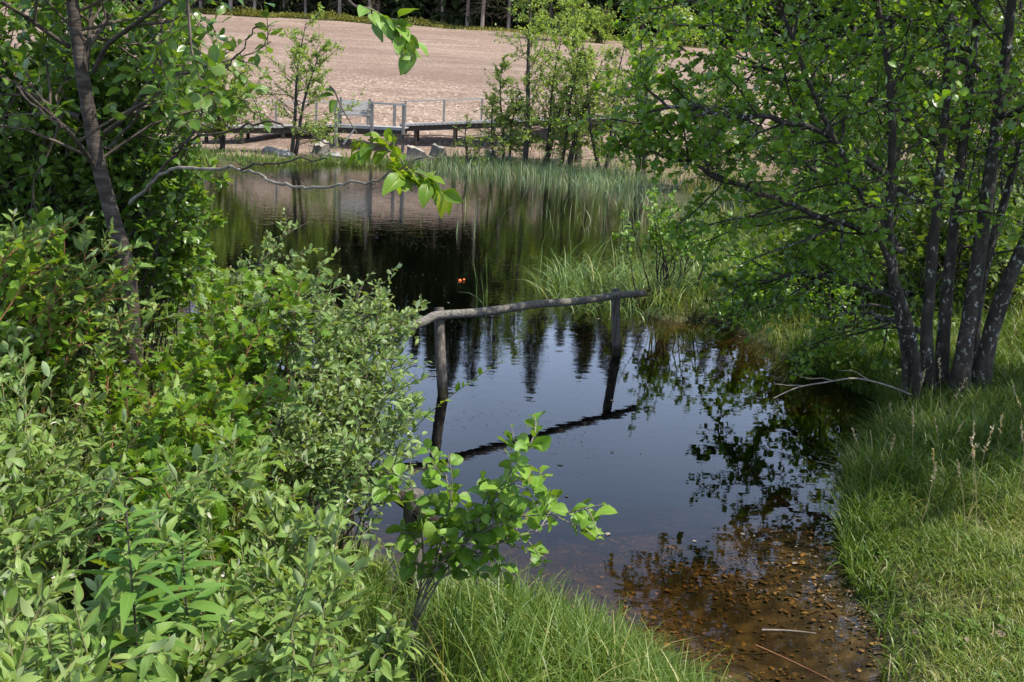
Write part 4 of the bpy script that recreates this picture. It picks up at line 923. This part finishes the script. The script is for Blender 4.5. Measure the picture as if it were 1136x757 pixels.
# ------------------------------------------------------------------ grass, sedge, reeds, litter
GREEN = [(0, (.065, .125, .02)), (.45, (.115, .19, .032)), (.75, (.19, .255, .05)), (1, (.50, .42, .18))]
GREEN_ = [(0, (0.044, 0.094, 0.012)), (.45, (0.077, 0.149, 0.019)), (.8, (0.138, 0.198, 0.026)), (1, (0.375, 0.286, 0.090))]
LONG = [(0, (.05, .10, .012)), (.5, (.095, .165, .020)), (.78, (.17, .235, .035)), (.9, (.30, .26, .12)), (1, (.42, .35, .2))]
LONG__ = [(0, (.045, .105, .016)), (.5, (.075, .155, .024)), (.85, (.13, .205, .035)), (1, (.34, .29, .12))]
LONG_ = [(0, (0.031, 0.088, 0.013)), (.5, (0.056, 0.138, 0.019)), (.85, (0.106, 0.187, 0.026)), (1, (0.300, 0.242, 0.075))]
LAWN = [(0, (.075, .13, .02)), (.4, (.15, .225, .038)), (.7, (.25, .30, .07)), (.85, (.40, .34, .16)), (1, (.52, .45, .25))]
LAWN__ = [(0, (.10, .16, .025)), (.4, (.18, .25, .045)), (.75, (.28, .33, .075)), (1, (.48, .42, .18))]
LAWN_ = [(0, (0.062, 0.099, 0.011)), (.4, (0.119, 0.165, 0.021)), (.75, (0.200, 0.220, 0.034)), (1, (0.375, 0.297, 0.083))]
REED = [(0, (.13, .21, .10)), (.45, (.20, .29, .15)), (.65, (.27, .35, .20)), (.82, (.46, .40, .25)), (1, (.60, .53, .36))]
REED_ = [(0, (0.100, 0.154, 0.053)), (.5, (0.163, 0.231, 0.083)), (.78, (0.237, 0.286, 0.105)), (.9, (0.450, 0.341, 0.143)), (1, (0.600, 0.462, 0.210))]
SEDGE = [(0, (.09, .16, .04)), (.5, (.15, .24, .065)), (.8, (.24, .33, .11)), (1, (.48, .42, .20))]
SEDGE_ = [(0, (0.062, 0.121, 0.022)), (.5, (0.112, 0.187, 0.038)), (.8, (0.188, 0.253, 0.060)), (1, (0.450, 0.341, 0.120))]
SPIT = [(0, (.06, .12, .018)), (.5, (.13, .20, .035)), (.8, (.24, .27, .06)), (1, (.38, .33, .14))]
DRY = [(0, (0.100, 0.143, 0.019)), (.45, (0.213, 0.220, 0.034)), (.8, (0.350, 0.275, 0.068)), (1, (0.475, 0.352, 0.120))]
def scatter(n, x0, x1, y0, y1, keep, floor=-9):
    X, Y = [], []; c = 0
    while c < n:
        x, y = rng.uniform(x0, x1, n), rng.uniform(y0, y1, n); d = sdf(x, y); m = keep(x, y, d) > rng.random(n); X.append(x[m]); Y.append(y[m]); c += int(m.sum())
    x, y = np.concatenate(X)[:n], np.concatenate(Y)[:n]; d = sdf(x, y)
    return np.stack([x, y, np.maximum(height(x, y, d), floor) - .01], 1), d
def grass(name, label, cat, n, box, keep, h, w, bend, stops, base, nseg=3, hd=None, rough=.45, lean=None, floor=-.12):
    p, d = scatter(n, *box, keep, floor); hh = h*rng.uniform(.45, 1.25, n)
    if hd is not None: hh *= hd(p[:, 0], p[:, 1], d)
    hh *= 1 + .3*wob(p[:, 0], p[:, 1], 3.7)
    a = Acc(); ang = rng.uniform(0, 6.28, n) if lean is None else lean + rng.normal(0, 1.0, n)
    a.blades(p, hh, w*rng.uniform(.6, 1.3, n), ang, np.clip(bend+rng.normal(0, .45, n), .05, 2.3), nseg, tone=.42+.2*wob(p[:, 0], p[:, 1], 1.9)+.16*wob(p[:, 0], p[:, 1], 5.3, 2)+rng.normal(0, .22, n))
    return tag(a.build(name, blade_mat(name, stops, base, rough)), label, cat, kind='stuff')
right = lambda x, y: sst(.9, 1.3, x)
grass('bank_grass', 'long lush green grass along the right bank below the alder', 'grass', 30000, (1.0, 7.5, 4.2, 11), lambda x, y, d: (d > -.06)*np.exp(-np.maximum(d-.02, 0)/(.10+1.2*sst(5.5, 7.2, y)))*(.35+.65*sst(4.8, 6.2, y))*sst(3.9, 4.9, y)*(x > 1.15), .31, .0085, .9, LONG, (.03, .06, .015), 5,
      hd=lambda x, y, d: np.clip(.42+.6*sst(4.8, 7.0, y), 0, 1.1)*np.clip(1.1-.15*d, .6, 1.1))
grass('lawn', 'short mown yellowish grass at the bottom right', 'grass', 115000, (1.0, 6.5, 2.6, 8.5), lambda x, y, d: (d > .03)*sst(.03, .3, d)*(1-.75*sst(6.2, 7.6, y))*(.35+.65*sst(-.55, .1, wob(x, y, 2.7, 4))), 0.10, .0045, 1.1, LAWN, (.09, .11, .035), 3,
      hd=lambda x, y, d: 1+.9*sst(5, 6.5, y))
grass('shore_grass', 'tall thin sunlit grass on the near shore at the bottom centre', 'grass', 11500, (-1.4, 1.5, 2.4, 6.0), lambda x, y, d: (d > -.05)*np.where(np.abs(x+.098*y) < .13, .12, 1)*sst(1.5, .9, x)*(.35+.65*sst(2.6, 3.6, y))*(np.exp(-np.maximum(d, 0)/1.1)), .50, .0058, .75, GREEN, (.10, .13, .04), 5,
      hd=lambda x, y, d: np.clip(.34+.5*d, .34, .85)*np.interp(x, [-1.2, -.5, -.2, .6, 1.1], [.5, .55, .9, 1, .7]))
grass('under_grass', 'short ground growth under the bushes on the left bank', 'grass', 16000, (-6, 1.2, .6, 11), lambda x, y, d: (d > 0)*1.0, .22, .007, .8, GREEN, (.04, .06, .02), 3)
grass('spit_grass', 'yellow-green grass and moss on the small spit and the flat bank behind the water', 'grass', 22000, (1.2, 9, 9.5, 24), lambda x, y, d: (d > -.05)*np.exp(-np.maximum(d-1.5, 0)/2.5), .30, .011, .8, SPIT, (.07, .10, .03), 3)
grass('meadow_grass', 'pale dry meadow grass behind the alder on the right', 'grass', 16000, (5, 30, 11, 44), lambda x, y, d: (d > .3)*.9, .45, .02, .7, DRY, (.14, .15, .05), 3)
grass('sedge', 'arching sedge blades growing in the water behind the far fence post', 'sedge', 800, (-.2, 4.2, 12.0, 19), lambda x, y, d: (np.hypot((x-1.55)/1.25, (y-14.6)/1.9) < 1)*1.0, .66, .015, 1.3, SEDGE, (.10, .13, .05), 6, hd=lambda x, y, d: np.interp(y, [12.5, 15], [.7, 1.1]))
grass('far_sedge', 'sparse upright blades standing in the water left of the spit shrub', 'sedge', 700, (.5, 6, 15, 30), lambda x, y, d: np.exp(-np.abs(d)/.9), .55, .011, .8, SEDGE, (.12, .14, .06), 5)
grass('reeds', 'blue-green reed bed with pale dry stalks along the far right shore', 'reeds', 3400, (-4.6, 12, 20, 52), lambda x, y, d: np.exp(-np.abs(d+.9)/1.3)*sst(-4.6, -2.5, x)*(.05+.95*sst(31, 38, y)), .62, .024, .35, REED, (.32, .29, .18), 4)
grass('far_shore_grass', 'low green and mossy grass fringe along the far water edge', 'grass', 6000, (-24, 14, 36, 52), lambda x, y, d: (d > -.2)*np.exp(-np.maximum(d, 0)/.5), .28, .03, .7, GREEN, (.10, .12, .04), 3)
grass('field_edge_grass', 'pale green grass strip along the top edge of the brown field', 'grass', 9000, (-55, 50, 117, 127), lambda x, y, d: np.exp(-np.abs(y-field_top(x)-1.6)/1.2)*sst(-14, -5, x), .42, .07, .6, DRY, (.2, .2, .1), 2)
n = 420; p, d = scatter(n, 1.3, 5.5, 3.4, 6.6, lambda x, y, d: (d > .1)*sst(-.2, .6, wob(x, y, 3.3, 1))); q = np.repeat(p, 5, 0); az = rng.uniform(0, 6.28, len(q)); q[:, 2] += .02 + rng.random(len(q))*.05
a = Acc(); a.leaves(q, np.stack([np.cos(az), np.sin(az), rng.uniform(.1, .8, len(q))], 1), np.tile([0, 0, 1.], (len(q), 1))+rng.normal(0, .3, (len(q), 3)), rng.uniform(.02, .05, len(q)), T_oval)
tag(a.build('lawn_weeds', M_herb), 'small broad leaved weeds scattered through the short grass', 'weeds', kind='stuff')
n = 260; p, d = scatter(n, 1.3, 5.5, 3.4, 6.8, lambda x, y, d: (d > .05)*1.0); p[:, 2] += .05; az = rng.uniform(0, 6.28, n)
a = Acc(); a.leaves(p, np.stack([np.cos(az), np.sin(az), rng.normal(0, .3, n)], 1), rng.normal(0, .5, (n, 3))+[0, 0, 1.], rng.uniform(.03, .06, n), T_oval)
tag(a.build('dry_leaves', M_deadtwig), 'dry brown leaves fallen on the lawn at the bottom right', 'leaves', kind='stuff')
# water-side single blade, seed heads, bilberry
a = Acc(); c = at_z(536, 342); n = 7
a.blades(c + np.c_[rng.normal(0, .05, (n, 2)), np.full(n, -.15)], rng.uniform(.6, .95, n), np.full(n, .014), rng.uniform(2.2, 4.0, n), np.array([.15, .2, .3, .1, 1.9, .4, .2]), 6)
tag(a.build('sedge_tuft', blade_mat('sedge_tuft', SEDGE, (.1, .13, .05)), origin=tuple(c)), 'single small sedge tuft standing alone in the open water', 'sedge')
n = 26; p, d = scatter(n, 2.2, 4.2, 5.6, 7.8, lambda x, y, d: (d > .05)*np.exp(-((x-3.0)/.5)**2)); st = grow(p, np.c_[rng.normal(0, .14, (n, 2)), np.ones(n)], rng.uniform(.45, .8, n), 5, .15, .05)
a = Acc().tubes(st, taper(n, 5, .0014, .0009), 3); q, dd, t, idx = kids(st, 16, .78, 1, .5, .1); a.leaves(q, dd, rng.normal(0, 1, q.shape), np.full(len(q), .022), T_small)
tag(a.build('grass_heads', blade_mat('grass_heads', [(0, (.30, .24, .14)), (1, (.50, .42, .28))], (.3, .25, .15))), 'pale feathery grass seed heads in the shade before the alder stems', 'grass', kind='stuff')
n = 9000; x = rng.uniform(-62, -7, n); y = field_top(x) + .6 + rng.random(n)**1.5*4.0; z = height(x, y)
hh = 1.05*np.clip(.6+.5*wob(x, y, .55), .15, 1.1)*sst(-6, -14, x)*np.sin(np.clip((y-field_top(x)-.4)/4.4, 0, 1)*3.0+.1)
pp = np.stack([x, y, z + hh*rng.random(n)**.5], 1); a = Acc(); a.leaves(pp, rng.normal(0, 1, (n, 3))+[0, -.2, .5], rng.normal(0, .5, (n, 3))+[0, 0, 1.], rng.uniform(.18, .34, n), T_small, .35+.3*wob(x, y, .6)+rng.normal(0, .2, n))
M_bil = leaf_mat('bilberry_leaf', (0.093, 0.103, 0.015), (0.163, 0.172, 0.024), (0.265, 0.248, 0.038), (0.186, 0.193, 0.042), rough=.6, trans=.3, vein=0)
tag(a.build('bilberry', M_bil), 'low olive bilberry scrub along the forest edge above the field', 'ground cover', kind='stuff')
# leaf litter on the pond bed and bits afloat
T_litter = [tmpl(P_oval, 3, .05, .08), tmpl(P_sallow, 3, .08, .12, .01, .05), tmpl(P_alder, 3, .04, .05)]
M_litter = rough_mat('brown_litter', [(.3, (.03, .017, .007)), (.5, (.10, .057, .018)), (.7, (.34, .20, .055))], 16, (1, 1, 1), .1, .7)
n = 7500; p, d = scatter(n, -1.2, 3, 4, 10, lambda x, y, d: (d < -.03)*np.exp(d/2.2)*(.3+.7*sst(-.1, .9, x))*(.2+.8*sst(-.4, .5, wob(x, y, 3.1, 5)))); p[:, 2] += .02
a = Acc(); az = rng.uniform(0, 6.28, n); a.leaves(p, np.stack([np.cos(az), np.sin(az), rng.normal(0, .2, n)], 1), np.tile([0, 0, 1.], (n, 1))+rng.normal(0, .25, (n, 3)), rng.uniform(.014, .046, n)*np.where(rng.random(n) < .5, .6, 1), T_litter)
tag(a.build('leaf_litter', M_litter), 'orange-brown sunken leaves covering the shallow pond bed', 'leaves', kind='stuff')
n = 1900; p, d = scatter(n, -3.5, 3, 4.3, 22, lambda x, y, d: (d < -.05)*(.15+np.exp(d/.5))*sst(.1, .8, wob(x, y, 1.3, 3))); p[:, 2] = .003; az = rng.uniform(0, 6.28, n)
a = Acc(); a.leaves(p, np.stack([np.cos(az), np.sin(az), np.zeros(n)], 1), np.tile([0, 0, 1.], (n, 1)), rng.uniform(.006, .022, n), [tmpl(P_oval, 2, .02, .02)])
n = 40; p, d = scatter(n, -2.5, 3, 4.5, 14, lambda x, y, d: (d < -.1)*np.exp(d/1.2)); p[:, 2] = .005; az = rng.uniform(0, 6.28, n); a.leaves(p, np.stack([np.cos(az), np.sin(az), np.zeros(n)], 1), np.tile([0, 0, 1.], (n, 1)), rng.uniform(.03, .055, n), [tmpl(P_oval, 3, .03, .05)])
tag(a.build('floating_bits', M_greytwig), 'tiny leaf bits and fluff floating on the dark water', 'debris', kind='stuff')
c = at_z(512, 312); M_or = rough_mat('orange_leaf', [(.3, (.45, .06, .01)), (.7, (.6, .12, .015))], 30, (1, 1, 1), .1, .6)
a = Acc(); a.leaves(np.array([c+[-.05, 0, .01], c+[.03, .02, .012]]), np.array([[1, .3, .25], [.2, 1, .3]]), np.array([[0, -.8, .6], [.3, -.6, .6]]), np.array([.06, .05]), T_oval)
tag(a.build('orange_leaf', M_or, origin=tuple(c)), 'single bright orange leaf floating on the dark water', 'leaf')
GT = 'straws lying on the water'
for (x0, y0, x1, y1, lb) in ((845, 699, 905, 703, 'pale straw floating on the shallow water near the right shore'), (838, 716, 925, 757, 'brown reed stem floating at the bottom beside the lawn'),
                         (1010-60, 656, 985, 658, 'short pale straw at the water edge of the lawn'), (905, 512, 940, 520, 'dead grey stick in the shade at the alder bank')):
    A_, B_ = at_z(x0, y0, .008), at_z(x1, y1, .012); t = np.linspace(0, 1, 8)[:, None]; P = A_*(1-t)+B_*t; P[:, 1] += .012*np.sin(t[:, 0]*3)
    tag(Acc().tubes(P, np.linspace(.006, .003, 8), 6).build('straw', M_greytwig if y0 != 716 else M_redtwig, origin=tuple(A_)), lb, 'straw', GT)
# moss hummock of the spit
c = np.array([ix, iy-.1, .05]); n = 2600; u = rng.random(n)**.5; az = rng.uniform(0, 6.28, n); pp = np.stack([c[0]+.55*u*np.cos(az), c[1]+.38*u*np.sin(az), .02+.22*(1-u**2)+rng.normal(0, .015, n)], 1)
a = Acc(); a.leaves(pp, np.stack([np.cos(az), np.sin(az), rng.uniform(-.6, .8, n)], 1), rng.normal(0, .5, (n, 3))+[0, 0, .8], rng.uniform(.03, .085, n), T_small, .4+rng.normal(0, .3, n))
tag(a.build('moss', leaf_mat('moss', (.07, .06, .015), (.15, .14, .03), (.30, .22, .08), (.2, .16, .06), .8, .2, vein=0)), 'yellow-brown mossy hummock around the foot of the spit shrub', 'moss', kind='stuff')
print('done', len(S.objects), flush=True)
